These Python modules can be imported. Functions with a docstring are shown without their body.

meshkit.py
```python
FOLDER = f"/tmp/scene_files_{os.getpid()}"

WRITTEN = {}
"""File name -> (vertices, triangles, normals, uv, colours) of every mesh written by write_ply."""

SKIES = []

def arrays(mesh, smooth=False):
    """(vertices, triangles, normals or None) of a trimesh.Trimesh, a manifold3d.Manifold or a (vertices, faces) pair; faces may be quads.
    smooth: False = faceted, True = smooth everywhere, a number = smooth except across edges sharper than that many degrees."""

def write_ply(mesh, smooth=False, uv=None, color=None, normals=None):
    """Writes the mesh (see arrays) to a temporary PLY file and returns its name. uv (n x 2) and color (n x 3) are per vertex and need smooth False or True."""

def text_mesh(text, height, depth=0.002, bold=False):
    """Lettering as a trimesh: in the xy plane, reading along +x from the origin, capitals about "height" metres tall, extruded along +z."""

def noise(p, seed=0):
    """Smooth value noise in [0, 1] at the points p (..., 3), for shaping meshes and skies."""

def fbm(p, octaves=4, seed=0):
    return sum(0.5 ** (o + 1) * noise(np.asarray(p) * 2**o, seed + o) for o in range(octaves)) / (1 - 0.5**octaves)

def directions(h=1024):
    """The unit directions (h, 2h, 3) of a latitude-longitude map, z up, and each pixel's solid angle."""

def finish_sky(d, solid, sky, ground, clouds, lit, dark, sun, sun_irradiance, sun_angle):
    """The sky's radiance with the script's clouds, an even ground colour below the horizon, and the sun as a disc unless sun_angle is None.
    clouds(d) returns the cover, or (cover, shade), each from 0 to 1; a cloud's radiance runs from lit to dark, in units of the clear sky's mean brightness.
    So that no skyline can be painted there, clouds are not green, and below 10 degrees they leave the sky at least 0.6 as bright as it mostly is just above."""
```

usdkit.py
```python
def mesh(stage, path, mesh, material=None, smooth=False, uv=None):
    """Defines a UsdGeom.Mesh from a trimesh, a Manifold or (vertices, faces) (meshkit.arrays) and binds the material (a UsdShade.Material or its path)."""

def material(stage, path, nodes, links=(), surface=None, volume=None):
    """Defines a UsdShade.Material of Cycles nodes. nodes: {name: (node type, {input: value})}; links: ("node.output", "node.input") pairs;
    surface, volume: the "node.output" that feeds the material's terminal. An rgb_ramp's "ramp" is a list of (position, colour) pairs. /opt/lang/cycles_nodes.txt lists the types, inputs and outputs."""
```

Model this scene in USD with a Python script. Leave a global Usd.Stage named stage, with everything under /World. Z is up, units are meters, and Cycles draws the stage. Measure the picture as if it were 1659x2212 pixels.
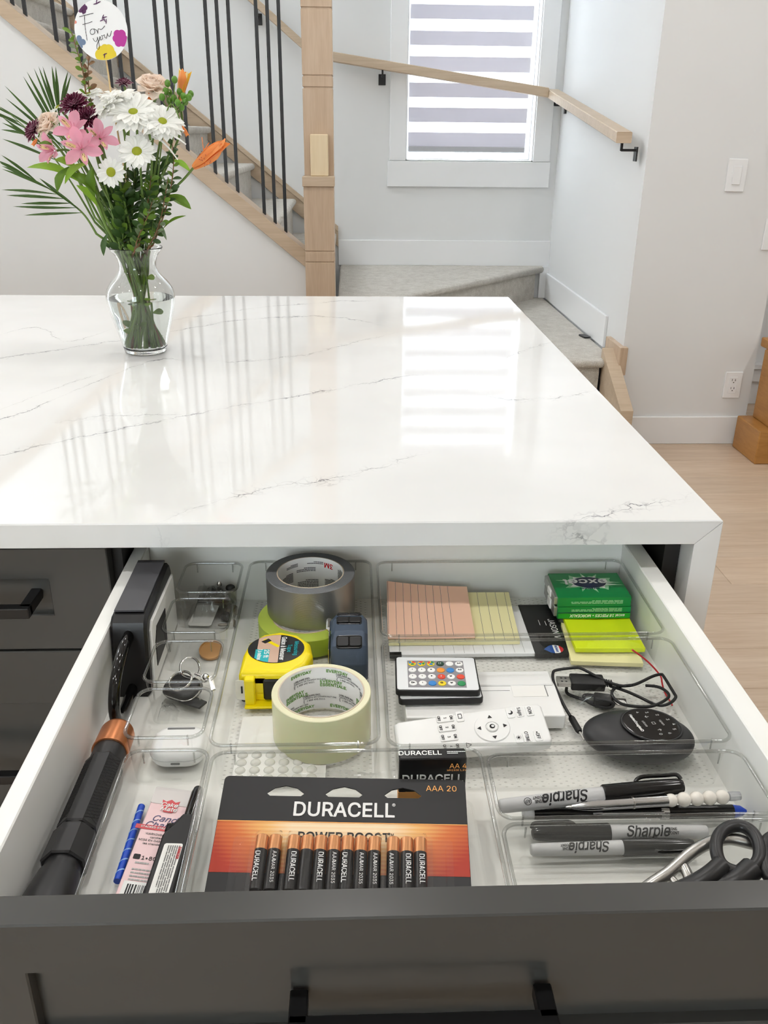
import math, random
import numpy as np
import trimesh, manifold3d as m3
from shapely.geometry import Polygon, Point
from shapely import affinity
import usdkit, meshkit
from pxr import Usd, UsdGeom, UsdLux, UsdShade, Gf, Sdf

stage = Usd.Stage.CreateInMemory()
UsdGeom.SetStageUpAxis(stage, UsdGeom.Tokens.z)
UsdGeom.SetStageMetersPerUnit(stage, 1.0)
UsdGeom.Xform.Define(stage, '/World')
PI = math.pi
rng = random.Random(7)
nrg = np.random.default_rng(7)

# ---------------------------------------------------------------- camera
CAM = np.array([-0.42927, -0.90219, 1.32102])
PITCH, YAW, ROLL = math.radians(23.58418), math.radians(2.33272), math.radians(0.62467)
FPX, IW, IH = 1882.175, 1659.0, 2212.0
EXPOSURE = 0.16
_f = np.array([math.sin(YAW) * math.cos(PITCH), math.cos(YAW) * math.cos(PITCH), -math.sin(PITCH)])
_r = np.array([math.cos(YAW), -math.sin(YAW), 0.0])
_u = np.cross(_r, _f)
_r, _u = math.cos(ROLL) * _r + math.sin(ROLL) * _u, -math.sin(ROLL) * _r + math.cos(ROLL) * _u
cam = UsdGeom.Camera.Define(stage, '/World/camera')
cam.CreateHorizontalApertureAttr(36.0)
cam.CreateVerticalApertureAttr(36.0 * IH / IW)
cam.CreateFocalLengthAttr(36.0 * FPX / IW)
cam.CreateClippingRangeAttr(Gf.Vec2f(0.02, 100))
cam.CreateExposureAttr(EXPOSURE)
cam.AddTransformOp().Set(Gf.Matrix4d(*_r, 0, *_u, 0, *(-_f), 0, *CAM, 1))


def at(px, py, x=None, y=None, z=None):
    """The point of a plane (x, y or z given, in metres) seen at a pixel of the 1659 x 2212 photograph."""
    d = _f + (px - IW / 2) / FPX * _r - (py - IH / 2) / FPX * _u
    a, v = (0, x) if x is not None else (1, y) if y is not None else (2, z)
    return CAM + d * (v - CAM[a]) / d[a]


# ---------------------------------------------------------------- light: overcast daylight through the windows, ceiling downlights
dome = UsdLux.DomeLight.Define(stage, '/World/sky_light')
dome.CreateColorAttr(Gf.Vec3f(0.90, 0.955, 1.0))
dome.CreateIntensityAttr(3.2)
LAMPS = [(x, y) for x in (-3.0, -1.75, -0.45, 0.85, 2.1) for y in (-0.5, 0.8, 2.1)]
LAMP_I = 122.0


def S(r, g, b):
    return tuple(((c / 255) / 12.92 if c <= 10 else ((c / 255 + 0.055) / 1.055) ** 2.4) for c in (r, g, b))


# ---------------------------------------------------------------- materials
LK = '/World/Looks'
UsdGeom.Scope.Define(stage, LK)
M = {}


def mat(name, nodes, links=(), surface='p.BSDF'):
    M[name] = usdkit.material(stage, f'{LK}/{name}', nodes, list(links), surface=surface)
    return M[name]


def pm(name, color, rough=0.5, bump=0, bscale=200, **kw):
    nodes = {'p': ('principled_bsdf', {'base_color': color, 'roughness': rough, **kw})}
    links = []
    if bump:
        nodes.update(tc=('texture_coordinate', {}), n=('noise_texture', {'scale': bscale, 'detail': 3.0}), b=('bump', {'strength': bump, 'distance': 0.001}))
        links = [('tc.object', 'n.vector'), ('n.fac', 'b.height'), ('b.normal', 'p.normal')]
    return mat(name, nodes, links)


def pane(name, tint=(0.97, 0.975, 0.97), ior=1.45, rough=0.02, gloss=1.0, bump=None):
    """Thin clear plastic or glass: clear where looked through squarely, mirror-like at a glancing angle."""
    n = {'f': ('fresnel', {'IOR': ior}), 't': ('transparent_bsdf', {'color': tint}), 'g': ('glossy_bsdf', {'color': (gloss,) * 3, 'roughness': rough}), 'm': ('mix_closure', {})}
    n.update(ge=('geometry', {}), fr=('math', {'math_type': 'subtract', 'value1': 1.0}), ff=('math', {'math_type': 'multiply'}))
    l = [('ge.backfacing', 'fr.value2'), ('f.fac', 'ff.value1'), ('fr.value', 'ff.value2'), ('ff.value', 'm.fac'), ('t.BSDF', 'm.closure1'), ('g.BSDF', 'm.closure2')]
    if bump:
        kind, scale, st = bump
        n.update(tc=('texture_coordinate', {}), v=(kind, {'scale': scale}), b=('bump', {'strength': st, 'distance': 0.002}))
        l += [('tc.object', 'v.vector'), ('v.distance' if 'voronoi' in kind else 'v.fac', 'b.height'), ('b.normal', 'f.normal'), ('b.normal', 'g.normal')]
        n['f'] = ('fresnel', {'IOR': ior})
    return mat(name, n, l, 'm.closure')


def wood(name, c1, c2, scale=(2.0, 30.0, 30.0), rough=0.45, vary=0.0, rot=(0, 0, 0)):
    n = {'tc': ('texture_coordinate', {}), 'mp': ('mapping', {'scale': scale, 'rotation': rot}), 'n': ('noise_texture', {'scale': 1.6, 'detail': 6.0, 'roughness': 0.6, 'distortion': 0.6}),
         'n2': ('noise_texture', {'scale': 7.0, 'detail': 4.0}), 'mx': ('mix_float', {'fac': 0.35}), 'r': ('rgb_ramp', {'ramp': [(0.3, c1), (0.7, c2)]}),
         'b': ('bump', {'strength': 0.06, 'distance': 0.001}), 'p': ('principled_bsdf', {'roughness': rough})}
    l = [('tc.object', 'mp.vector'), ('mp.vector', 'n.vector'), ('mp.vector', 'n2.vector'), ('n.fac', 'mx.a'), ('n2.fac', 'mx.b'), ('mx.result', 'r.fac'), ('n2.fac', 'b.height'), ('b.normal', 'p.normal')]
    if vary:
        n.update(oi=('object_info', {}), mr=('map_range', {'from_min': 0.0, 'from_max': 1.0, 'to_min': 1 - vary, 'to_max': 1 + vary}), h=('hsv', {}))
        l += [('oi.random', 'mr.value'), ('mr.result', 'h.value'), ('r.color', 'h.color'), ('h.color', 'p.base_color')]
    else:
        l += [('r.color', 'p.base_color')]
    return mat(name, n, l)


pm('wall_paint', S(228, 229, 229), 0.6, bump=0.04, bscale=300)
pm('ceiling_paint', S(240, 240, 238), 0.7)
pm('trim_paint', S(238, 239, 240), 0.35)
wood('floor_oak', S(190, 164, 138), S(216, 196, 174), (1.2, 16, 16), 0.38, vary=0.06)
wood('stair_oak_upright', S(184, 158, 132), S(206, 184, 160), (18, 18, 1.4), 0.45)
wood('stair_oak_along', S(182, 160, 134), S(206, 186, 162), (1.5, 20, 20), 0.45)
wood('pale_maple', S(226, 205, 168), S(236, 219, 188), (20, 20, 1.2), 0.5)
wood('amber_oak', S(158, 108, 50), S(186, 134, 72), (3, 3, 14), 0.4)
mat('carpet', {'tc': ('texture_coordinate', {}), 'n': ('noise_texture', {'scale': 22.0, 'detail': 6.0, 'roughness': 0.8}), 'n2': ('noise_texture', {'scale': 260.0, 'detail': 3.0}), 'mx': ('mix_float', {'fac': 0.4}),
               'r': ('rgb_ramp', {'ramp': [(0.35, S(186, 178, 166)), (0.62, S(226, 221, 212))]}), 'b': ('bump', {'strength': 1.0, 'distance': 0.006}), 'p': ('principled_bsdf', {'roughness': 0.95, 'sheen_weight': 0.2})},
    [('tc.object', 'n.vector'), ('tc.object', 'n2.vector'), ('n.fac', 'mx.a'), ('n2.fac', 'mx.b'), ('mx.result', 'r.fac'), ('n2.fac', 'b.height'), ('b.normal', 'p.normal'), ('r.color', 'p.base_color')])
pm('black_metal', S(26, 26, 28), 0.45)
pm('cabinet_grey', S(68, 68, 66), 0.24, bump=0.02, bscale=400)
pm('cabinet_dark', S(20, 20, 20), 0.6)
pm('drawer_white', S(240, 240, 236), 0.35)
pm('drawer_liner', S(236, 235, 230), 0.4)
pm('handle_black', S(14, 14, 15), 0.35)
pane('window_glass', (0.96, 0.98, 0.98), 1.5, 0.0)
mat('blind_fabric', {'d': ('diffuse_bsdf', {'color': S(222, 220, 226)}), 't': ('translucent_bsdf', {'color': S(200, 198, 207)}), 'm': ('mix_closure', {'fac': 0.2})}, [('d.BSDF', 'm.closure1'), ('t.BSDF', 'm.closure2')], 'm.closure')
mat('blind_sheer', {'d': ('translucent_bsdf', {'color': (.46, .46, .47)}), 't': ('transparent_bsdf', {'color': (0.93, 0.95, 0.97)}), 'm': ('mix_closure', {'fac': 0.13})}, [('d.BSDF', 'm.closure1'), ('t.BSDF', 'm.closure2')], 'm.closure')
pm('blind_bar', S(176, 176, 180), 0.4)

# ---------------------------------------------------------------- mesh helpers
cat = trimesh.util.concatenate


def T(v=None, f=None):
    return trimesh.Trimesh(np.asarray(v, float), np.asarray(f, int), process=False)


def quadgrid(pts, flip=False, closed_u=False):
    """pts (n, m, 3) -> a sheet."""
    pts = np.asarray(pts, float)
    n, m = pts.shape[:2]
    a = np.arange(n * m).reshape(n, m)
    b = np.roll(a, -1, 0) if closed_u else a[1:]
    a0 = a if closed_u else a[:-1]
    q = np.stack([a0[:, :-1], b[:, :-1], b[:, 1:], a0[:, 1:]], -1).reshape(-1, 4)
    f = np.vstack([q[:, [0, 1, 2]], q[:, [0, 2, 3]]])
    return T(pts.reshape(-1, 3), f[:, ::-1] if flip else f)


def hull(pts):
    return m3_mesh(m3.Manifold.hull_points(np.asarray(pts, np.float64)))


def m3_mesh(m):
    x = m.to_mesh()
    return T(np.array(x.vert_properties)[:, :3], np.array(x.tri_verts))


def to_m3(t):
    return m3.Manifold(m3.Mesh(np.asarray(t.vertices, np.float32), np.asarray(t.faces, np.uint32)))


def box(x0, x1, y0, y1, z0, z1, b=0.0):
    """An axis-aligned box with chamfered edges."""
    if x1 < x0: x0, x1 = x1, x0
    if y1 < y0: y0, y1 = y1, y0
    if z1 < z0: z0, z1 = z1, z0
    b = min(b, (x1 - x0) / 2.1, (y1 - y0) / 2.1, (z1 - z0) / 2.1)
    if b <= 0:
        m = trimesh.creation.box([x1 - x0, y1 - y0, z1 - z0])
        m.apply_translation([(x0 + x1) / 2, (y0 + y1) / 2, (z0 + z1) / 2])
        return m
    p = []
    for sx, x, xi in ((0, x0, x0 + b), (1, x1, x1 - b)):
        for sy, y, yi in ((0, y0, y0 + b), (1, y1, y1 - b)):
            for sz, z, zi in ((0, z0, z0 + b), (1, z1, z1 - b)):
                p += [(x, yi, zi), (xi, y, zi), (xi, yi, z)]
    return hull(p)


def rrect(w, h, r, n=6, cx=0.0, cy=0.0):
    """The outline of a rounded rectangle, counter-clockwise."""
    p = []
    for k, (sx, sy) in enumerate(((1, 1), (-1, 1), (-1, -1), (1, -1))):
        for i in range(n + 1):
            a = (k + i / n) * PI / 2
            p.append((cx + sx * (w / 2 - r) + r * math.cos(a), cy + sy * (h / 2 - r) + r * math.sin(a)))
    return np.array(p)


def slab(poly, z0, z1, r=0.0, n=3, r0=None):
    """A convex outline raised from z0 to z1 with rounded upper (r) and lower (r0) edges."""
    r0 = r if r0 is None else r0
    pts, P_ = [], Polygon(poly)
    lay = []
    for i in range(n + 1):
        a = i / n * PI / 2
        if r > 0: lay.append((r * (1 - math.cos(a)), z1 - r + r * math.sin(a)))
        if r0 > 0: lay.append((r0 * (1 - math.cos(a)), z0 + r0 - r0 * math.sin(a)))
    if r <= 0: lay.append((0, z1))
    if r0 <= 0: lay.append((0, z0))
    for d, z in lay:
        q = np.array(P_.buffer(-d, join_style=1).exterior.coords)[:-1] if d > 1e-9 else np.asarray(poly)
        pts.append(np.c_[q, np.full(len(q), z)])
    return hull(np.vstack(pts))


def extrude(poly, z0, z1):
    poly = poly if isinstance(poly, Polygon) else Polygon(poly)
    m = trimesh.creation.extrude_polygon(poly, z1 - z0, engine='earcut')
    m.apply_translation([0, 0, z0])
    return m


def frames(P_, closed=False):
    P_ = np.asarray(P_, float)
    t = np.gradient(P_, axis=0)
    if closed:
        t = np.roll(P_, -1, 0) - np.roll(P_, 1, 0)
    t /= np.maximum(np.linalg.norm(t, axis=1, keepdims=True), 1e-12)
    up = np.array([0, 0, 1.0]) if abs(t[0, 2]) < 0.9 else np.array([1.0, 0, 0])
    n = np.zeros_like(P_)
    n[0] = np.cross(t[0], np.cross(up, t[0])); n[0] /= np.linalg.norm(n[0])
    for i in range(1, len(P_)):
        v = n[i - 1] - t[i] * (n[i - 1] @ t[i])
        n[i] = v / max(np.linalg.norm(v), 1e-12)
    return t, n, np.cross(t, n)


def tube(P_, r, k=8, closed=False, caps=True):
    P_ = np.asarray(P_, float)
    r = np.broadcast_to(np.asarray(r, float), (len(P_),))
    t, n, b = frames(P_, closed)
    a = np.arange(k) / k * 2 * PI
    ring = P_[:, None] + r[:, None, None] * (np.cos(a)[None, :, None] * n[:, None] + np.sin(a)[None, :, None] * b[:, None])
    N = len(P_)
    idx = np.arange(N * k).reshape(N, k)
    f = []
    for i in range(N if closed else N - 1):
        A, B = idx[i], idx[(i + 1) % N]
        for j in range(k):
            j2 = (j + 1) % k
            f += [(A[j], A[j2], B[j2]), (A[j], B[j2], B[j])]
    v = ring.reshape(-1, 3)
    if caps and not closed:
        v = np.vstack([v, P_[0], P_[-1]])
        for j in range(k):
            j2 = (j + 1) % k
            f += [(idx[0][j2], idx[0][j], N * k), (idx[-1][j], idx[-1][j2], N * k + 1)]
    return T(v, f)


def smooth_path(P_, n=60, closed=False):
    from scipy.interpolate import CubicSpline
    P_ = np.asarray(P_, float)
    if closed: P_ = np.vstack([P_, P_[:1]])
    d = np.r_[0, np.cumsum(np.maximum(np.linalg.norm(np.diff(P_, axis=0), axis=1), 1e-9) ** 0.5)]
    cs = CubicSpline(d, P_, bc_type='periodic' if closed else 'natural')
    return cs(np.linspace(0, d[-1], n, endpoint=not closed))


def lathe(prof, n=32):
    """prof: (radius, z) pairs turned about z; a profile that starts and ends on the axis is closed."""
    prof = np.asarray(prof, float)
    a = np.arange(n) / n * 2 * PI
    pts = np.stack([np.outer(np.cos(a), prof[:, 0]), np.outer(np.sin(a), prof[:, 0]), np.broadcast_to(prof[:, 1], (n, len(prof)))], -1)
    return quadgrid(pts, closed_u=True)


def ball(r, c=(0, 0, 0), sub=2, sc=(1, 1, 1)):
    m = trimesh.creation.icosphere(sub, r)
    m.vertices = m.vertices * np.array(sc) + np.array(c)
    return m


def rotm(axis, deg):
    return trimesh.transformations.rotation_matrix(math.radians(deg), axis)


def mv(m, d=(0, 0, 0), rz=0, rx=0, ry=0):
    m = m.copy()
    for ang, ax in ((rx, (1, 0, 0)), (ry, (0, 1, 0)), (rz, (0, 0, 1))):
        if ang: m.apply_transform(rotm(ax, ang))
    m.apply_translation(d)
    return m


def frame_to(m, o, X, Y):
    """Lays a mesh built in xy (z up) at the point o, its x and y along X and Y."""
    X, Y = np.asarray(X, float), np.asarray(Y, float)
    X = X / np.linalg.norm(X); Y = Y - X * (X @ Y); Y = Y / np.linalg.norm(Y); Z = np.cross(X, Y)
    m = m.copy()
    m.vertices = np.asarray(o) + m.vertices @ np.stack([X, Y, Z])
    return m


_tx = {}


def text(s, h, depth=0.0003, bold=False, anchor='c', slant=0.0, squeeze=1.0):
    """Lettering in the xy plane, centred ('c') or starting ('l') at the origin."""
    k = (s, bold)
    if k not in _tx: _tx[k] = meshkit.text_mesh(s, 1.0, 1.0, bold)
    m = _tx[k].copy()
    m.vertices = m.vertices * np.array([h * squeeze, h, depth])
    if slant: m.vertices[:, 0] += slant * m.vertices[:, 1]
    b = m.bounds
    m.apply_translation([-(b[0][0] + b[1][0]) / 2 if anchor == 'c' else -b[0][0], -(h / 2), 0])
    return m


def subdiv(m, L):
    v, f = trimesh.remesh.subdivide_to_size(m.vertices, m.faces, L, max_iter=12)
    return T(v, f)


# ---------------------------------------------------------------- prims
_n = {}


def numbered(path):
    k = _n.get(path, -1) + 1
    _n[path] = k
    return path if k == 0 else f'{path}_{k:03d}'


def path_of(p):
    return '/World' if p is None else str(p.GetPath())


def obj(name, mesh, m, parent=None, smooth=30, label=None):
    p = usdkit.mesh(stage, numbered(f'{path_of(parent)}/{name}'), mesh, M[m] if isinstance(m, str) else m, smooth=smooth).GetPrim()
    if label: p.SetCustomDataByKey('label', label)
    return p


def tag(p, label=None, category=None, group=None, kind=None):
    for k, v in (('label', label), ('category', category), ('group', group), ('kind', kind)):
        if v: p.SetCustomDataByKey(k, v)
    return p


def thing(name, label, category, loc=(0, 0, 0), rz=0, group=None, mtx=None):
    x = UsdGeom.Xform.Define(stage, numbered(f'/World/{name}'))
    if mtx is not None:
        x.AddTransformOp().Set(Gf.Matrix4d(*np.asarray(mtx, float).T.ravel().tolist()))
    else:
        x.AddTranslateOp().Set(Gf.Vec3d(*map(float, loc)))
        if rz: x.AddRotateZOp().Set(float(rz))
    return tag(x.GetPrim(), label, category, group)


def dup(src, label, loc=(0, 0, 0), rz=0, group=None, mtx=None, name=None):
    was = src.GetCustomData()
    base = name or src.GetName().rstrip('0123456789').rstrip('_')
    r = thing(base, label, was['category'], loc, rz, group or was.get('group'), mtx)
    r.GetReferences().AddInternalReference(src.GetPath())
    r.SetInstanceable(True)
    return r


def struct(name, mesh, m, parent=None, smooth=30, label=None, category=None):
    p = obj(name, mesh, m, parent, smooth)
    if parent is None: tag(p, label, category, kind='structure')
    return p


def sgroup(name, label=None, category=None, loc=(0, 0, 0)):
    x = UsdGeom.Xform.Define(stage, numbered(f'/World/{name}'))
    x.AddTranslateOp().Set(Gf.Vec3d(*map(float, loc)))
    return tag(x.GetPrim(), label, category, kind='structure')
# ================================================================ the room
YK, YB, XW = 2.91, 4.57, 0.787        # plane of the under-stair wall and the front wall; window wall; side wall of the stairs
XL, XR, YR, H, HS = -4.2, 3.4, -3.6, 2.75, 5.2

fl = sgroup('floor', 'light oak plank floor beside the island', 'floor')
struct('subfloor', box(XL, XR, YR, 4.7, -0.06, -0.012), 'cabinet_dark', fl)
w, y, row = 0.19, YR, 0
while y < 3.7:
    x = XL - (row * 0.73) % 1.9
    while x < XR:
        a, b = max(x, XL), min(x + 1.9, XR)
        if b - a > 0.05:
            obj('plank', box(a + 0.0005, b - 0.0005, y + 0.0005, y + w - 0.0005, -0.012, 0.0, 0.0012), 'floor_oak', fl, smooth=False)
        x += 1.9
    y += w; row += 1

XJ = 1.397                              # where the front wall steps back
struct('wall_back', cat([box(-3.6, -0.103, YB, YB + 0.14, 0, HS), box(0.642, 0.94, YB, YB + 0.14, 0, HS), box(-0.103, 0.642, YB, YB + 0.14, 0, 1.168), box(-0.103, 0.642, YB, YB + 0.14, 2.55, HS)]), 'wall_paint', smooth=False, label='white wall behind the stairs with the window in it', category='wall')
struct('wall_front', box(XW, XJ, YK, YK + 0.12, 0, HS), 'wall_paint', smooth=False, label='pale wall to the right of the stairs with a switch and an outlet', category='wall')
struct('wall_stair_side', box(XW, XW + 0.15, YK + 0.12, YB, 0, HS), 'wall_paint', smooth=False, label='bright side wall of the stairs under the white handrail', category='wall')
struct('wall_recess', cat([box(XJ - 0.12, XJ, YK + 0.12, 3.56, 0, H), box(XJ - 0.12, XR + 0.1, 3.56, 3.68, 0, H)]), 'wall_paint', smooth=False, label='wall set back beyond the corner at the right edge', category='wall')
struct('wall_left', box(XL - 0.12, XL, YR, YK + 0.12, 0, H), 'wall_paint', smooth=False, label='white kitchen wall on the far left', category='wall')
struct('wall_right', box(XR, XR + 0.12, YR, 3.68, 0, H), 'wall_paint', smooth=False, label='white kitchen wall on the far right', category='wall')
struct('wall_rear', cat([box(XL, XR, YR - 0.12, YR, 0, 0.1), box(XL, XR, YR - 0.12, YR, 2.4, H), box(XL, -2.2, YR - 0.12, YR, 0.1, 2.4), box(-0.95, XR, YR - 0.12, YR, 0.1, 2.4), box(-2.2, -0.95, YR - 0.12, YR, 0.1, 0.9)]), 'wall_paint', smooth=False, label='kitchen wall behind the viewer with a wide window', category='wall')
struct('ceiling', cat([box(XL - 0.12, XR + 0.12, YR - 0.12, YK + 0.12, H, H + 0.1), box(XJ - 0.12, XR + 0.12, YK + 0.12, 3.7, H, H + 0.1), box(-3.7, 0.95, YK, YB + 0.14, HS, HS + 0.1)]), 'ceiling_paint', smooth=False, label='white kitchen ceiling with round downlights', category='ceiling')
struct('wall_upper', box(-3.7, XW, YK, YK + 0.12, H, HS), 'wall_paint', smooth=False, label='wall above the stair opening', category='wall')
struct('wall_stair_end', cat([box(-3.7, -3.6, YK, YB + 0.14, 0, 3.0), box(-3.7, -3.6, YK, YB + 0.14, 5.1, HS), box(-3.7, -3.6, YK, YK + .15, 3.0, 5.1), box(-3.7, -3.6, YB - .1, YB + .14, 3.0, 5.1)]), 'wall_paint', smooth=False, label='wall at the top of the stairs', category='wall')
for i, (x0, x1) in enumerate(((-2.2, -0.95),)):
    wn = sgroup(f'window_{i + 2}', 'wide kitchen window behind the viewer', 'window')
    yy = YR - 0.07
    struct('window_frame', cat([box(x0, x1, yy - .03, yy + .03, .9, .95, .004), box(x0, x1, yy - .03, yy + .03, 2.35, 2.4, .004), box(x0, x0 + .05, yy - .03, yy + .03, .95, 2.35, .004), box(x1 - .05, x1, yy - .03, yy + .03, .95, 2.35, .004)]), 'trim_paint', wn)
    struct('pane', box(x0 + .05, x1 - .05, yy - .004, yy + .004, .95, 2.35), 'window_glass', wn)

# downlights in the kitchen ceiling
def downlight(x, y):
    ld = thing('ceiling_downlight', 'round recessed ceiling downlight above the island', 'ceiling light', (x, y, H), group='recessed downlights')
    obj('lamp_trim', lathe([(0.062, 0), (0.075, -0.001), (0.082, -0.004), (0.085, 0.0), (0.085, 0.002)], 40), 'trim_paint', ld)
    lens = UsdLux.DiskLight.Define(stage, str(ld.GetPath()) + '/lamp')
    lens.CreateRadiusAttr(0.062)
    lens.CreateColorAttr(Gf.Vec3f(1.0, 0.985, 0.965))
    lens.CreateIntensityAttr(LAMP_I)
    lens.AddTranslateOp().Set(Gf.Vec3d(0, 0, -0.003))
for x, y in LAMPS:
    downlight(x, y)

# ---------------------------------------------------------------- the stair window
wn = sgroup('window_1', 'tall white-trimmed stair window behind a striped zebra blind', 'window')
wx0, wx1, wz0, wz1 = -0.103, 0.642, 1.168, 2.55
yi = YB + 0.10
struct('window_sash', cat([box(wx0 + .0065, wx0 + .022, yi - .02, yi + .02, wz0 + .0065, wz1, .003), box(wx1 - .04, wx1 - .0065, yi - .02, yi + .02, wz0 + .0065, wz1, .003), box(wx0 + .0225, wx1 - .0405, yi - .02, yi + .02, wz0 + .0065, wz0 + .03, .003), box(wx0 + .0225, wx1 - .0405, yi - .02, yi + .02, wz1 - .045, wz1, .003)]), 'trim_paint', wn, smooth=False)
struct('pane', box(wx0 + .022, wx1 - .04, yi - .003, yi + .003, wz0 + .03, wz1 - .045), 'window_glass', wn)
struct('casing', box(wx0 - .095, wx0, YB - .018, YB, wz0, wz1 + .1, .002), 'trim_paint', wn)
struct('casing', box(wx1, wx1 + .098, YB - .018, YB, wz0, wz1 + .1, .002), 'trim_paint', wn)
struct('apron', box(wx0 - .105, wx1 + .104, YB - .02, YB, 1.026, 1.166, .002), 'trim_paint', wn)
struct('jamb', cat([box(wx0 - .001, wx0 + .006, YB, YB + .14, wz0, wz1), box(wx1 - .006, wx1 + .001, YB, YB + .14, wz0, wz1), box(wx0, wx1, YB, YB + .14, wz0 - .002, wz0 + .006)]), 'trim_paint', wn)
bl = thing('zebra_blind', 'zebra roller blind of sheer and grey fabric stripes in the stair window', 'window blind', (0, 0, 0))
bx0, bx1, by = -0.088, 0.598, YB + 0.035
zs = [1.245, 1.319, 1.375, 1.450, 1.505, 1.578, 1.637, 1.711, 1.768, 1.838, 1.897, 1.966]
d = 0.0
while zs[-1] < wz1 - .1: zs += [zs[-1] + .059, zs[-1] + .131]
for k in range(0, len(zs) - 1, 2):
    obj('fabric_stripe', box(bx0, bx1, by - .0006, by + .0006, zs[k], zs[k + 1]), 'blind_fabric', bl, smooth=False)
    if k + 2 < len(zs): obj('sheer_stripe', box(bx0, bx1, by - .0004, by + .0004, zs[k + 1], zs[k + 2]), 'blind_sheer', bl, smooth=False)
obj('bottom_bar', box(bx0, bx1, by - .008, by + .008, 1.214, 1.245, .004), 'blind_bar', bl)
obj('roller', box(bx0, bx1, by - .03, by + .03, zs[-1] - .01, wz1, .01), 'trim_paint', bl)

# ---------------------------------------------------------------- baseboards
def skirt(name, mesh, label): return struct(name, mesh, 'trim_paint', label=label, category='baseboard')
skirt('baseboard_front', box(0.79, XJ + .014, YK - .014, YK, 0, 0.131, .002), 'white baseboard under the wall outlet')
skirt('baseboard_recess', cat([box(XJ, XJ + .014, YK, 3.56, 0, .131, .002), box(XJ, XR, 3.546, 3.56, 0, .131, .002)]), 'white baseboard of the set-back wall on the right')
skirt('baseboard_back', box(-0.5, XW, YB - .014, YB, .575, .722, .002), 'white baseboard on the winder step under the window')
skirt('baseboard_side', cat([box(XW - .014, XW, 3.19, YB, .385, .535, .002), box(XW - .055, XW, YB - .03, YB, .385, .575, .002)]), 'white baseboard along the lower stair landing')

# ---------------------------------------------------------------- stairs
RISE, RUN, X4 = .191, .234, -.53
st = sgroup('staircase', 'beige carpeted staircase turning left behind the newel post', 'stairs')
def nose(poly, z, t=.035):
    return slab(np.asarray(poly), z - t, z, .016, 4)
obj('tread', nose([(-.49, 2.66), (.715, 2.66), (.715, 2.97), (-.49, 2.97)], .194), 'carpet', st)
obj('riser', box(-.49, .715, 2.69, 2.96, 0, .165), 'carpet', st)
obj('tread', nose([(-.49, 2.925), (.712, 2.925), (.712, 3.05), (XW - .014, 3.05), (XW - .014, YB), (-.49, YB)], .385), 'carpet', st)
obj('riser', box(-.49, .70, 2.95, 2.99, .18, .36), 'carpet', st)
obj('tread', nose([(-.49, 3.10), (.785, 4.575), (-.49, 4.575)], .576, .04), 'carpet', st)
dd = np.array([1.275, 1.475]); dd /= np.linalg.norm(dd); nn = np.array([dd[1], -dd[0]])
a, b = np.array([-.49, 3.10]) - nn * .03, np.array([.785, 4.575]) - nn * .03 - dd * .09
obj('riser', extrude(Polygon([a, b, b - nn * .03, a - nn * .03]), .385, .55), 'carpet', st)
for k in range(4, 13):
    xr = X4 - RUN * (k - 4)
    z = RISE * k
    obj('tread', nose([(xr + .02, YK + .11), (xr + .02, YB - .03), (xr - RUN - .01, YB - .03), (xr - RUN - .01, YK + .11)], z), 'carpet', st)
    obj('riser', box(xr - .03, xr - .005, YK + .11, YB - .03, z - RISE - .02, z - .025), 'carpet', st)

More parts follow.
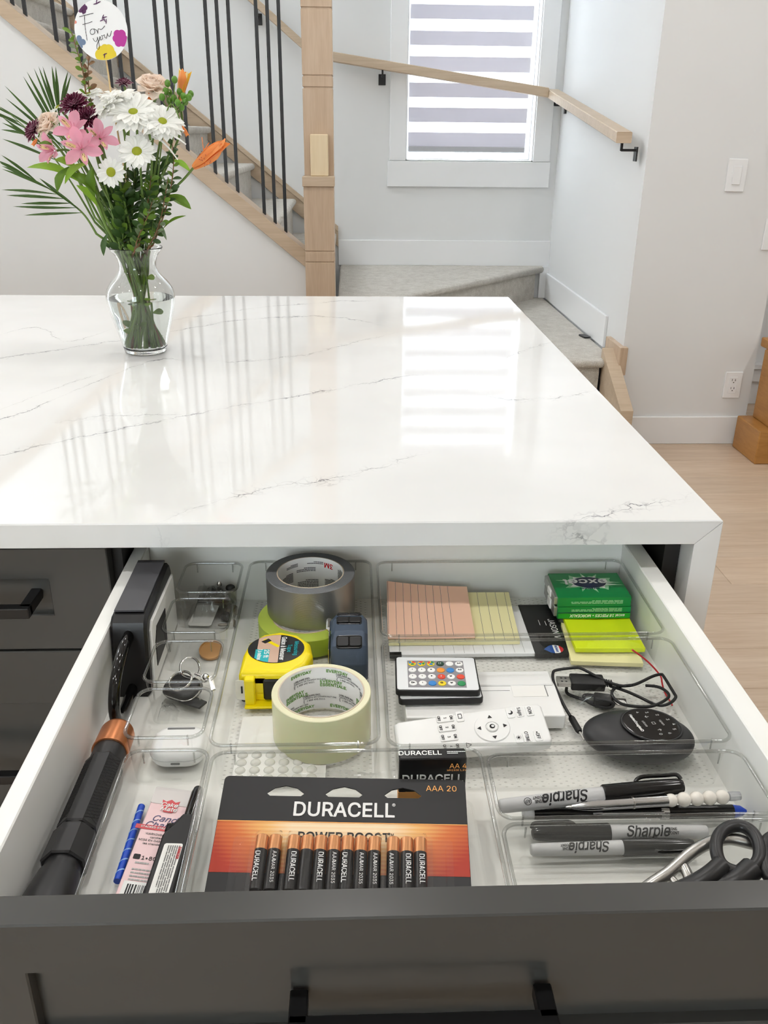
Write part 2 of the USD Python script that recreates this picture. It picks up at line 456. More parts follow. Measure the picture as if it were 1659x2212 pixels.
SL = RISE / RUN
def z_front(x): return .865 + (-.622 - x) * .815     # upper edge of the string on the room side
def z_back(x): return 1.002 + (-.754 - x) * .79
def slanted(x0, x1, zf, lo, hi, y0, y1, b=.002):
    p = []
    for x in (x0, x1):
        for y_, s in ((y0, 1), (y1, -1)):
            p += [(x, y_, zf(x) + lo + b), (x, y_ + s * b, zf(x) + lo), (x, y_, zf(x) + hi - b), (x, y_ + s * b, zf(x) + hi)]
    return hull(p)
struct('wall_under_stairs', extrude(Polygon([(-3.6, 0), (-.6, 0), (-.6, z_front(-.6) - .06), (-3.0, H - .02), (-3.6, H - .02)]), -.11, 0).apply_transform(rotm((1, 0, 0), 90)).apply_translation([0, YK + .0, 0]), 'wall_paint', smooth=False, label='pale wall under the sloping stair string behind the flowers', category='wall')
sr = sgroup('stair_string', 'sloping oak string under the black balusters', 'stair string')
struct('string_face', slanted(-3.2, -.6, z_front, -.068, 0, YK - .02, YK + .12), 'stair_oak_along', sr)
sb = sgroup('trim_1', 'moulded oak skirting sloping along the wall behind the balusters', 'stair skirting')
struct('skirting_board', slanted(-3.2, -.5, z_back, -.12, -.03, YB - .02, YB), 'stair_oak_along', sb)
struct('skirting_cap', slanted(-3.2, -.5, z_back, -.03, 0, YB - .032, YB), 'stair_oak_along', sb)

# balusters in groups of three
bal = None
orders = ['first', 'second', 'third', 'fourth', 'fifth', 'sixth', 'seventh', 'eighth', 'ninth', 'tenth', 'eleventh', 'twelfth', 'thirteenth', 'fourteenth', 'fifteenth', 'sixteenth', 'seventeenth', 'eighteenth']
for k in range(6):
    for j in range(3):
        x = -.700 - .193 * k - .0435 * j
        n_ = 3 * k + j
        lab = f'slim black square stair baluster, {orders[n_]} to the left of the newel post'
        if bal is None:
            bal = thing('baluster', lab, 'baluster', (x, YK + .05, z_front(x)), group='black stair balusters')
            obj('bar', box(-.0065, .0065, -.0065, .0065, -.004, .93, .001), 'black_metal', bal, smooth=False)
        else:
            dup(bal, lab, (x, YK + .05, z_front(x)))
br = thing('banister', 'sloping oak banister on top of the black balusters', 'handrail', (0, 0, 0))
obj('rail', slanted(-3.2, -.615, z_front, .945, .995, YK + .02, YK + .085, .004), 'stair_oak_along', br)

# newel posts
nx0, nx1 = -.616, -.494
def post(name, label, x0, x1, y0, y1, cuts, z1, m='stair_oak_upright'):
    t = thing(name, label, 'newel post', (0, 0, 0))
    zs_ = [0.0] + [c for cc in cuts for c in cc] + [z1]
    for i in range(0, len(zs_) - 1, 2):
        obj('post_section', box(x0, x1, y0, y1, zs_[i], zs_[i + 1], .0015), m, t)
    for c in cuts:
        obj('groove', box(x0 + .004, x1 - .004, y0 + .004, y1 - .004, c[0], c[1]), m, t, smooth=False)
    return t
pz = [(.822 - .006, .822), (.859, .859 + .006)]
t = post('newel_post', 'short grooved oak newel post with a flat cap in front of the stairs', nx0, nx1, 2.85, 2.93, pz, 1.115)
obj('cap', box(nx0 - .004, nx1 + .004, 2.842, 2.934, 1.115, 1.153, .002), 'stair_oak_along', t)
post('newel_post', 'tall grooved oak newel post rising out of the picture', nx0 + .002, nx1, 2.935, 3.055, [(1.481 - .006, 1.481), (1.517, 1.523), (1.75, 1.756), (1.79, 1.796)], 2.7)
tag(obj('wooden_block', box(-.586, -.515, 2.868, 2.932, 1.153, 1.309, .003), 'pale_maple'), 'pale wooden block standing on the cap of the short newel post', 'wood block')

# handrails on the wall
def bar(p, q, w, h, m='stair_oak_along', b=.003):
    """A square rail from p to q (centre of its upper face), w wide and h deep."""
    p, q = np.asarray(p, float), np.asarray(q, float)
    d_ = (q - p) / np.linalg.norm(q - p)
    s = np.cross(d_, (0, 0, 1)); s /= np.linalg.norm(s)
    pts = []
    for e in (p, q):
        for a_ in (-w / 2, w / 2):
            for z_ in (0, -h):
                sa, sz = math.copysign(b, -a_), -b if z_ == 0 else b
                pts += [e + s * (a_ + sa) + (0, 0, z_), e + s * a_ + (0, 0, z_ + sz)]
    return hull(pts)
def bracket(p, wall):
    """Black handrail bracket under the rail at p: wall is the direction of the wall."""
    wx, wy = wall
    p = np.asarray(p, float)
    wv = np.array([wx, wy, 0.0]); e = p + wv * .062
    pl = np.array([abs(wy), abs(wx), 0.0])
    def bb(c, hx): return box(*sum(([c[i] - hx[i], c[i] + hx[i]] for i in range(3)), []), .001)
    h = pl * .02 + np.abs(wv) * .003 + np.array([0, 0, .028])
    return bb(e - (0, 0, .045), h), cat([bb((p + e) / 2 - (0, 0, .03), np.abs(wv) * .033 + pl * .005 + np.array([0, 0, .005])), bb(p - (0, 0, .016), np.abs(wv) * .005 + pl * .005 + np.array([0, 0, .017]))])
def rail(name, label, p, q, w, h, brs, wall):
    t = thing(name, label, 'handrail', (0, 0, 0))
    obj('rail', bar(p, q, w, h), 'stair_oak_along', t)
    for f in brs:
        c = np.asarray(p) + (np.asarray(q) - p) * f - np.array([0, 0, h])
        plate, arm = bracket(c, wall)
        k = obj('bracket', plate, 'black_metal', t)
        obj('bracket_arm', arm, 'black_metal', k)
    return t
rail('handrail', 'level-topped oak handrail crossing the striped window', (-.53, YB - .075, 1.720), (.686, YB - .075, 1.5547), .06, .048, [.235], (0, 1))
rail('handrail', 'sunlit handrail running down the side wall to a square end', (.72, YB - .05, 1.550), (.70, 2.96, 1.330), .064, .043, [.05, .985], (1, 0))
rail('handrail', 'oak wall handrail sloping up behind the black balusters', (-.655, YB - .075, 1.755), (-3.2, YB - .075, 1.755 + 2.545 * .80), .06, .048, [.105], (0, 1))

# oak curb at the foot of the stairs
cb = thing('stair_curb', 'sloping oak curb cap at the right foot of the stairs', 'stair trim', (0, 0, 0))
hx = hull([(.714, 2.99, .385), (.775, 2.99, .385), (.714, 2.99, .43), (.775, 2.99, .43), (.714, 2.615, .245), (.768, 2.615, .245), (.714, 2.615, .0), (.768, 2.615, .0), (.714, 2.9, 0), (.768, 2.9, 0)])
obj('curb_cap', hx, 'stair_oak_along', cb, smooth=False)
obj('corner_block', box(.765, .80, 2.88, 3.12, .33, .455, .002), 'stair_oak_upright', cb)
tag(obj('phone', slab(rrect(.035, .07, .006), 0, .008, .002), 'black_metal'), 'small dark phone lying on the carpeted landing', 'phone')
UsdGeom.Xformable(stage.GetPrimAtPath('/World/phone')).AddTranslateOp().Set(Gf.Vec3d(.745, 3.42, .386))
UsdGeom.Xformable(stage.GetPrimAtPath('/World/phone')).AddRotateZOp().Set(12.0)

# switches and outlet on the front wall
def plate_at(px, py): return at(px, py, y=YK)
sw = thing('light_switch', 'white rocker light switch on the wall to the right of the stairs', 'light switch', (1.171, YK, .2554 + .914 - .914 + .914))
obj('plate', slab(rrect(.082, .128, .004), 0, .007, .003).apply_transform(rotm((1, 0, 0), 90)), 'trim_paint', sw)
obj('rocker', slab(rrect(.036, .072, .003), .006, .011, .002).apply_transform(rotm((1, 0, 0), 88)), 'trim_paint', sw)
dup(sw, 'second white switch plate cut by the right edge', (1.371, YK, .935))
ot = thing('wall_outlet', 'white double power outlet low on the wall', 'power outlet', (1.309, YK, .279))
obj('plate', slab(rrect(.08, .122, .004), 0, .007, .003).apply_transform(rotm((1, 0, 0), 90)), 'trim_paint', ot)
obj('socket_face', slab(rrect(.036, .076, .003), .006, .0085, .001).apply_transform(rotm((1, 0, 0), 90)), 'trim_paint', ot)
for dz in (.02, -.018):
    k = cat([box(-.0085, -.0065, -.0092, -.0084, dz, dz + .009), box(.0055, .0075, -.0092, -.0084, dz, dz + .009), box(-.002, .002, -.0092, -.0084, dz - .009, dz - .005)])
    obj('slots', k, 'cabinet_dark', ot, smooth=False)

# amber oak furniture at the right edge, and the low white ledge behind it
fu = thing('wooden_bench', 'amber oak bench leg on a block foot at the right edge', 'bench', (0, 0, 0))
obj('foot', box(1.335, 1.80, 2.62, 2.86, 0, .150, .004), 'amber_oak', fu)
obj('leg', box(1.395, 1.62, 2.68, 2.84, .150, .46, .004), 'amber_oak', fu)
obj('seat', box(1.40, 2.3, 2.45, 2.9, .46, .50, .004), 'amber_oak', fu)
lg = struct('trim_2', cat([box(1.43, 2.6, 3.50, 3.56, .20, .225, .002), box(1.43, 2.6, 3.52, 3.56, .131, .20)]), 'trim_paint', label='low white ledge on the set-back wall', category='ledge')
# ================================================================ the island
ZT, ZS = .914, .884                     # upper and lower face of the quartz
VEINS = [  # the veins, traced on the counter top: points, half width, strength, waviness
    ([(355, 1128), (430, 1092), (520, 1060), (640, 1052), (700, 1040), (780, 1015), (900, 990)], .0010, .75, 1.0),
    ([(-120, 1010), (0, 985), (100, 960), (200, 940), (300, 920), (400, 893), (500, 880), (600, 865), (750, 835), (830, 820), (900, 812)], .0013, .62, 1.0),
    ([(140, 912), (220, 897), (320, 897), (390, 890)], .0008, .5, 1.0),
    ([(-80, 925), (0, 905), (60, 888), (200, 828), (260, 802), (380, 775)], .0014, .66, 1.2),
    ([(20, 880), (100, 843), (180, 820), (250, 795)], .0010, .45, 1.2),
    ([(-60, 775), (0, 772), (120, 765), (210, 745), (300, 728), (380, 710), (480, 688), (560, 683), (640, 697), (830, 702)], .0013, .5, 1.0),
    ([(-60, 745), (0, 722), (90, 712), (150, 735), (230, 715)], .0010, .4, 1.0),
    ([(460, 781), (560, 776), (640, 770), (740, 745), (850, 722)], .0011, .45, 1.0),
    ([(1228, 1127), (1290, 1120), (1350, 1113), (1400, 1096), (1430, 1084), (1470, 1076), (1512, 1065)], .0009, .85, .9),
    ([(1060, 856), (1140, 866), (1200, 858), (1300, 838)], .0010, .5, 1.0),
    ([(1080, 780), (1130, 760), (1180, 742), (1230, 735)], .0011, .4, 1.2),
    ([(370, 693), (520, 672), (640, 655), (800, 650)], .0013, .35, 1.0),
]
def quartz(name):
    n = {'tc': ('geometry', {}), 'sx': ('separate_xyz', {}),
         'w1': ('noise_texture', {'scale': 9.0, 'detail': 5.0, 'roughness': 0.62}), 'w2': ('noise_texture', {'scale': 38.0, 'detail': 4.0, 'roughness': 0.65}),
         'pt': ('noise_texture', {'scale': 16.0, 'detail': 2.0}), 'pr': ('map_range', {'from_min': .38, 'from_max': .58, 'to_min': .15, 'to_max': 1.0, 'clamp': True}),
         's1': ('math', {'math_type': 'multiply_add', 'value2': .085, 'value3': -.0425}), 's2': ('math', {'math_type': 'multiply_add', 'value2': .030, 'value3': -.015}),
         'ds': ('math', {'math_type': 'add'}), 'yy': ('math', {'math_type': 'add'}),
         'hz': ('noise_texture', {'scale': 150.0, 'detail': 2.0}),
         'cl': ('noise_texture', {'scale': 3.0, 'detail': 3.0}), 'clr': ('rgb_ramp', {'ramp': [(.35, S(229, 229, 227)), (.65, S(239, 239, 238))]}),
         'mx': ('mix', {'color2': S(118, 118, 124)}), 'p': ('principled_bsdf', {'roughness': .05, 'ior': 1.48})}
    l = [('tc.position', 'sx.vector'), ('tc.position', 'w1.vector'), ('tc.position', 'w2.vector'), ('tc.position', 'pt.vector'), ('tc.position', 'cl.vector'), ('tc.position', 'hz.vector'),
         ('pt.fac', 'pr.value'), ('w1.fac', 's1.value1'), ('w2.fac', 's2.value1'), ('s1.value', 'ds.value1'), ('s2.value', 'ds.value2'), ('sx.y', 'yy.value1'), ('ds.value', 'yy.value2'), ('cl.fac', 'clr.fac'), ('clr.color', 'mx.color1'), ('mx.color', 'p.base_color')]
    prev = None
    for i, (px, hw, stren, wav) in enumerate(VEINS):
        q = np.array([at(x, y, z=ZT)[:2] for x, y in px])
        x0, x1 = q[0, 0], q[-1, 0]
        c = np.polyfit(q[:, 0], q[:, 1], min(3, len(q) - 2) if len(q) > 4 else 2)
        c = np.r_[np.zeros(4 - len(c)), c]
        hw = hw * (1 + .8 * max(0, q[:, 1].mean()))
        a = f'v{i}'
        n[a + 'a'] = ('math', {'math_type': 'multiply_add', 'value2': float(c[0]), 'value3': float(c[1])})
        n[a + 'b'] = ('math', {'math_type': 'multiply_add', 'value3': float(c[2])})
        n[a + 'c'] = ('math', {'math_type': 'multiply_add', 'value3': float(c[3])})
        n[a + 'd'] = ('math', {'math_type': 'subtract'})
        n[a + 'e'] = ('math', {'math_type': 'absolute'})
        n[a + 'f'] = ('map_range', {'range_type': 'smoothstep', 'from_min': hw * .3, 'from_max': hw * 1.9, 'to_min': stren, 'to_max': 0.0, 'clamp': True})
        n[a + 'g'] = ('map_range', {'range_type': 'smoothstep', 'from_min': x0 - .03, 'from_max': x0 + .05, 'to_min': 0.0, 'to_max': 1.0, 'clamp': True})
        n[a + 'h'] = ('map_range', {'range_type': 'smoothstep', 'from_min': x1 - .05, 'from_max': x1 + .03, 'to_min': 1.0, 'to_max': 0.0, 'clamp': True})
        # a faint haze of fine cracks along the vein
        n[a + 'j'] = ('map_range', {'range_type': 'smoothstep', 'from_min': 0.0, 'from_max': .022, 'to_min': .5 * stren, 'to_max': 0.0, 'clamp': True})
        for k in 'ikm': n[a + k] = ('math', {'math_type': 'multiply'})
        n[a + 'n'] = ('math', {'math_type': 'add'})
        l += [('sx.x', a + 'a.value1'), (a + 'a.value', a + 'b.value1'), ('sx.x', a + 'b.value2'), (a + 'b.value', a + 'c.value1'), ('sx.x', a + 'c.value2'),
              ('yy.value', a + 'd.value1'), (a + 'c.value', a + 'd.value2'), (a + 'd.value', a + 'e.value1'), (a + 'e.value', a + 'f.value'), (a + 'e.value', a + 'j.value'), ('sx.x', a + 'g.value'), ('sx.x', a + 'h.value'),
              (a + 'j.result', a + 'm.value1'), ('crk.result', a + 'm.value2'), (a + 'f.result', a + 'n.value1'), (a + 'm.value', a + 'n.value2'),
              (a + 'n.value', a + 'i.value1'), (a + 'g.result', a + 'i.value2'), (a + 'i.value', a + 'k.value1'), (a + 'h.result', a + 'k.value2')]
        if prev is None: prev = a + 'k.value'
        else:
            n[a + 'l'] = ('math', {'math_type': 'maximum'})
            l += [(prev, a + 'l.value1'), (a + 'k.value', a + 'l.value2')]
            prev = a + 'l.value'
    # crack lines: the edges of warped cells
    n.update(ck=('voronoi_texture', {'feature': 'distance_to_edge', 'scale': 55.0}), wv=('vector_math', {'vector_math_type': 'add'}), wn=('noise_texture', {'scale': 30.0, 'detail': 3.0}), wsc=('vector_math', {'math_type': 'scale', 'scale': .05}),
             crk=('map_range', {'from_min': .02, 'from_max': .10, 'to_min': .9, 'to_max': 0.0, 'clamp': True}))
    n['wv'] = ('vector_math', {'math_type': 'add'})
    l += [('tc.position', 'wn.vector'), ('wn.color', 'wsc.vector1'), ('wsc.vector', 'wv.vector2'), ('tc.position', 'wv.vector1'), ('wv.vector', 'ck.vector'), ('ck.distance', 'crk.value')]
    n['fin'] = ('math', {'math_type': 'multiply'})
    l += [(prev, 'fin.value1'), ('pr.result', 'fin.value2'), ('fin.value', 'mx.fac')]
    return mat(name, n, l)
quartz('quartz')

XI, DI = -2.7, 1.481
ct = thing('island_countertop', 'white veined quartz island countertop with a waterfall end', 'countertop', (0, 0, 0))
def cb_(x0, x1, y0, y1, z0, z1): return box(x0, x1, y0, y1, z0, z1, .0016)
top = hull([(XI, y, ZS) for y in (.0015, DI - .0015)] + [(XI, y, z) for y in (0, DI) for z in (ZS + .0015, ZT - .0018)] + [(XI, y, ZT) for y in (.0018, DI - .0018)] +
           [(-.03, y, ZS) for y in (.0015, DI - .0015)] + [(-.03, 0, ZS + .0), (-.03, DI, ZS)] + [(-.0018, y, ZT) for y in (.0018, DI - .0018)] + [(-.0004, y, ZT - .0014) for y in (.0004, DI - .0004)])
obj('top_slab', top, 'quartz', ct, smooth=20)
leg = hull([(-.0302, y, ZS - .0006) for y in (.0, DI)] + [(0, y, ZT - .003) for y in (.0008, DI - .0008)] + [(-.0008, y, ZT - .003) for y in (0, DI)] + [(-.03, y, 0) for y in (0, DI)] + [(0, y, 0) for y in (.0008, DI - .0008)] + [(-.0008, y, 0) for y in (0, DI)])
obj('waterfall_panel', leg, 'quartz', ct, smooth=20)

def shaker(x0, x1, z0, z1, y, t, sw_, rt, rb, rec):
    """Frame and recessed panel of a shaker front whose face is at y (facing -y)."""
    o = Polygon([(x0, z0), (x1, z0), (x1, z1), (x0, z1)], [[(x0 + sw_, z0 + rb), (x1 - sw_, z0 + rb), (x1 - sw_, z1 - rt), (x0 + sw_, z1 - rt)]])
    b_ = .0012
    def xz(m, ya):
        m.vertices = np.c_[m.vertices[:, 0], ya + m.vertices[:, 2], m.vertices[:, 1]]; m.invert(); return m
    fr = [xz(extrude(o, 0, t - b_), y + b_), xz(extrude(o.buffer(-b_, join_style=2), 0, b_), y)]
    # sloping arris between the two outlines
    for (ro, ri) in ((np.array(o.exterior.coords), np.array(o.buffer(-b_, join_style=2).exterior.coords)), (np.array(o.interiors[0].coords), np.array(o.buffer(-b_, join_style=2).interiors[0].coords))):
        ri = np.array([ri[np.argmin(((ri - q) ** 2).sum(1))] for q in ro])
        fr.append(quadgrid(np.stack([np.c_[ro[:, 0], np.full(len(ro), y + b_), ro[:, 1]], np.c_[ri[:, 0], np.full(len(ri), y), ri[:, 1]]], 1)))
    return fr, box(x0 + sw_ - .002, x1 - sw_ + .002, y + rec, y + t - .001, z0 + rb - .002, z1 - rt + .002)
def bar_handle(x0, x1, z, y, out, s):
    return cat([box(x0, x1, y - out, y - out + s, z - s / 2, z + s / 2, .001), box(x0, x0 + s, y - out + s * .5, y, z - s / 2, z + s / 2, .001), box(x1 - s, x1, y - out + s * .5, y, z - s / 2, z + s / 2, .001)])

YC = .012                                # face of the closed fronts
k1 = thing('drawer_cabinet', 'dark grey island cabinet with closed shaker drawers at the left edge', 'cabinet', (0, 0, 0))
obj('body', cat([box(-1.31, -1.292, YC + .022, .60, .1, .882), box(-.732, -.7145, YC + .022, .60, .1, .882), box(-1.31, -.7145, .58, .6, .1, .882), box(-1.31, -.7145, YC + .022, .6, .1, .12), box(-1.292, -.732, YC + .022, .04, .86, .882)]), 'cabinet_dark', k1)
for (z0, z1, rt, rb, lab) in ((.7425, .878, .040, .048, None), (.42, .7395, .076, .07, None), (.105, .417, .076, .07, None)):
    f, p_ = shaker(-1.305, -.7125, z0, z1, YC, .02, .071, rt, rb, .007)
    fp = obj('drawer_front', cat(f), 'cabinet_grey', k1, smooth=False)
    obj('recessed_panel', p_, 'cabinet_grey', fp)
    obj('handle', bar_handle(-1.12, -.795 if z0 > .7 else -.795, (z0 + z1) / 2 + (.006 if z0 > .7 else 0), YC + .007, .05, .013), 'handle_black', fp)
for j, (x0, x1) in enumerate(((-1.91, -1.315), (-2.52, -1.92))):
    k2 = thing('drawer_cabinet', ['dark grey island cabinet next to the leftmost closed drawers', 'dark grey island cabinet at the far left end'][j], 'cabinet', (0, 0, 0))
    obj('body', box(x0, x1, YC + .022, .6, .1, .882), 'cabinet_dark', k2)
    f, p_ = shaker(x0 + .003, x1 - .003, .105, .878, YC, .02, .07, .07, .07, .007)
    fp = obj('door', cat(f), 'cabinet_grey', k2, smooth=False)
    obj('recessed_panel', p_, 'cabinet_grey', fp)
k3 = thing('open_cabinet', 'dark island cabinet that the open drawer slides out of', 'cabinet', (0, 0, 0))
obj('body', cat([box(-.712, -.7005, YC + .02, .6, .1, .882), box(-.0505, -.0315, YC + .022, .6, .1, .882), box(-.70, -.0505, .58, .6, .1, .882), box(-.70, -.0505, YC + .03, .6, .1, .12)]), 'cabinet_dark', k3)
obj('slide_rail', box(-.7000, -.6985, .03, .5, .775, .82), 'cabinet_dark', k3)
obj('slide_rail', box(-.0625, -.0515, .03, .5, .775, .82), 'cabinet_dark', k3)
obj('island_back', box(XI, -.032, .62, DI - .32, .0, .882), 'cabinet_grey', k3)
tk = struct('trim_3', box(XI, -.03, .08, .11, 0, .1), 'cabinet_dark', label='dark recessed toe kick under the island', category='toe kick')

# ---------------------------------------------------------------- the open drawer
ZF, ZR = .771, .849                      # drawer floor and rim
YP, YD = -.467, .078                     # inner face of the front, inner face of the back
dr = thing('kitchen_drawer', 'open white drawer with a grey shaker front full of clear organiser trays', 'drawer', (0, 0, 0))
obj('drawer_side', box(-.697, -.6805, YP, YD + .016, .755, ZR, .0012), 'drawer_white', dr, label='left white drawer side')
obj('drawer_side', box(-.0865, -.0645, YP, YD + .016, .755, ZR, .0012), 'drawer_white', dr, label='right white drawer side')
obj('drawer_back', box(-.6805, -.0865, YD, YD + .016, .755, ZR, .0012), 'drawer_white', dr)
obj('drawer_bottom', box(-.6805, -.0865, YP, YD, .758, ZF), 'drawer_liner', dr)
f, p_ = shaker(-.712, -.047, .695, .855, -.491, .024, .068, .044, .05, .010)
fr = obj('drawer_front', cat(f), 'cabinet_grey', dr, smooth=False)
obj('recessed_panel', p_, 'cabinet_grey', fr)
obj('handle', bar_handle(-.473, -.293, .776, -.484, .032, .0125), 'handle_black', fr)
# ================================================================ organiser trays
pane('acrylic', (.972, .976, .970), 1.6, .03)
mat('acrylic_edge', {'f': ('fresnel', {'IOR': 1.49}), 't': ('transparent_bsdf', {'color': (.82, .83, .82)}), 'g': ('glossy_bsdf', {'color': (1, 1, 1), 'roughness': .06}), 'a': ('math', {'math_type': 'multiply_add', 'value2': 1.3, 'value3': .06, 'use_clamp': True}), 'm': ('mix_closure', {}), 'ge': ('geometry', {}), 'fr': ('math', {'math_type': 'subtract', 'value1': 1.0}), 'ff': ('math', {'math_type': 'multiply'})},
    [('ge.backfacing', 'fr.value2'), ('f.fac', 'ff.value1'), ('fr.value', 'ff.value2'), ('ff.value', 'a.value1'), ('a.value', 'm.fac'), ('t.BSDF', 'm.closure1'), ('g.BSDF', 'm.closure2')], 'm.closure')
# dimpled tray bottom: small raised dashes on a diagonal grid, clear plastic between
mat('acrylic_dimpled', {'tc': ('texture_coordinate', {}), 'mp': ('mapping', {'scale': (125.0, 230.0, 1.0), 'rotation': (0, 0, .0)}), 'r': ('mapping', {'rotation': (0, 0, PI / 4)}), 'v': ('voronoi_texture', {'scale': 1.0, 'randomness': 0.0, 'dimensions': '2D'}),
                        'mr': ('map_range', {'range_type': 'smoothstep', 'from_min': .10, 'from_max': .22, 'to_min': .52, 'to_max': 0.0, 'clamp': True}),
                        'd': ('diffuse_bsdf', {'color': S(164, 162, 156)}), 't': ('transparent_bsdf', {'color': (.99, .99, .985)}), 'g': ('glossy_bsdf', {'roughness': .12}), 'f': ('fresnel', {'IOR': 1.3}), 'm1': ('mix_closure', {}), 'm2': ('mix_closure', {}),
                        'b': ('bump', {'strength': .6, 'distance': .001}), 'ge': ('geometry', {}), 'fr': ('math', {'math_type': 'subtract', 'value1': 1.0}), 'ff': ('math', {'math_type': 'multiply'})},
    [('tc.object', 'mp.vector'), ('mp.vector', 'r.vector'), ('r.vector', 'v.vector'), ('v.distance', 'mr.value'), ('mr.result', 'm1.fac'), ('t.BSDF', 'm1.closure1'), ('d.BSDF', 'm1.closure2'), ('mr.result', 'b.height'), ('b.normal', 'g.normal'), ('ge.backfacing', 'fr.value2'), ('f.fac', 'ff.value1'), ('fr.value', 'ff.value2'), ('ff.value', 'm2.fac'), ('m1.closure', 'm2.closure1'), ('g.BSDF', 'm2.closure2')], 'm2.closure')
TH = .055
def tray(name, label, x0, x1, y0, y1, dimpled=False, group=None, src=None):
    w_, l_ = x1 - x0, y1 - y0
    loc = ((x0 + x1) / 2, (y0 + y1) / 2, ZF + .0005)
    if src is not None:
        return dup(src, label, loc, group=group)
    t = thing(name, label, 'organiser tray', loc, group=group)
    r = .012
    def ring(ins, z, rr): return np.c_[rrect(w_ - 2 * ins, l_ - 2 * ins, max(rr, .002), 6), np.full(28, z)]
    side = quadgrid(np.stack([ring(.0065, .0003, r - .003), ring(.0052, .0014, r - .002), ring(.0046, .0030, r - .001), ring(.0015, TH, r)], 1), closed_u=True)
    def fan(rg):
        v = np.vstack([rg, rg.mean(0)]); n = len(rg)
        return T(v, [(i, (i + 1) % n, n) for i in range(n)])
    if dimpled:
        obj('wall', side, 'acrylic', t, smooth=40)
        obj('textured_base', fan(ring(.0050, .0024, r - .002)), 'acrylic_dimpled', t, smooth=False)
    else:
        obj('wall', cat([side, fan(ring(.0050, .0024, r - .002))]), 'acrylic', t, smooth=40)
    p = ring(.0013, TH, r)
    rim = tube(p + (0, 0, .0002), .0017, 8, closed=True)
    obj('rim', rim, 'acrylic_edge', t, smooth=50)
    for sx in (-1, 1):
        for sy in (-1, 1):
            cx, cy = sx * (w_ / 2 - min(.2 * w_, .02)), sy * (l_ / 2 - .0042)
            obj('stacking_rib', hull([(cx - .0008, cy, TH), (cx + .0008, cy, TH), (cx - .0008, cy, TH - .011), (cx + .0008, cy, TH - .011), (cx, cy - sy * .0016, TH), (cx, cy - sy * .0006, TH - .011)]), 'acrylic_edge', t, smooth=False)
    return t
g3 = 'row of small clear trays on the left'
s1 = tray('organiser_tray', 'small clear tray at the back holding a plastic bag of screws', -.6355, -.5630, -.0030, .0740, group=g3)
tray('organiser_tray', 'small clear tray with only a copper coin, second from the back', -.6355, -.5630, -.0920, -.0150, src=s1, group=g3)
tray('organiser_tray', 'small clear tray holding the car key and its rings', -.6360, -.5635, -.1835, -.1035 - .003, src=s1, group=g3)
tray('organiser_tray', 'small clear tray holding the white earphone case', -.6350, -.5615, -.2720, -.1895, src=s1, group=g3)
tray('organiser_tray', 'narrow clear tray with the candles and the black lighter', -.6250, -.5525, -.4570, -.2840)
tray('organiser_tray', 'long clear tray holding the tapes and the tape measures', -.5565, -.4045, -.2815, .0770, dimpled=True)
tray('organiser_tray', 'wide clear tray holding the battery packs', -.5512, -.3175, -.4560, -.2880)
tray('organiser_tray', 'wide clear tray at the back holding notepads and gum', -.3990, -.0885, -.1035, .0735, dimpled=True)
tray('organiser_tray', 'wide clear tray holding the remotes and cables', -.3990, -.0885, -.2855, -.1110, dimpled=True)
s2 = tray('organiser_tray', 'shallow clear tray holding the pens and a marker', -.3150, -.0890, -.3760, -.2965)
tray('organiser_tray', 'clear tray at the front with the scissors and two markers', -.3150, -.0890, -.4590, -.3795, src=s2)
ZB = ZF + .0036                           # top of a tray's bottom

# ================================================================ print helpers
pm('ink_black', S(24, 24, 26), .6); pm('ink_white', S(240, 240, 238), .5); pm('ink_grey', S(120, 120, 120), .6); pm('ink_red', S(200, 30, 40), .5); pm('ink_green', S(96, 150, 50), .6)
pm('ink_light', S(178, 178, 176), .6)
def dashes(w_, h_, rows, seed, fill=.92, hh=.42):
    """Rows of tiny word-length marks: print too small to read. In xy, from the upper left corner (0, 0) down."""
    r_ = random.Random(seed); ms = []
    for i in range(rows):
        y_ = -(i + .5) * h_ / rows; x_ = 0
        end = w_ * (fill if i < rows - 1 else fill * .6)
        while x_ < end:
            L = w_ * r_.uniform(.04, .13)
            L = min(L, end - x_)
            ms.append(box(x_, x_ + L * .86, y_ - h_ / rows * hh / 2, y_ + h_ / rows * hh / 2, 0, .0002)); x_ += L
    return cat(ms)
def onto_cyl(m, R, inside=True):
    """Wraps a flat print (x along the girth, y up) on a cylinder about z; x = 0 lies at +y."""
    m = subdiv(m, .004); v = m.vertices.copy()
    s_ = 1 if inside else -1
    a_ = PI / 2 - s_ * v[:, 0] / R * (1 if inside else 1)
    rad = R - v[:, 2] if inside else R + v[:, 2]
    m.vertices = np.c_[rad * np.cos(a_), rad * np.sin(a_), v[:, 1]]
    return m

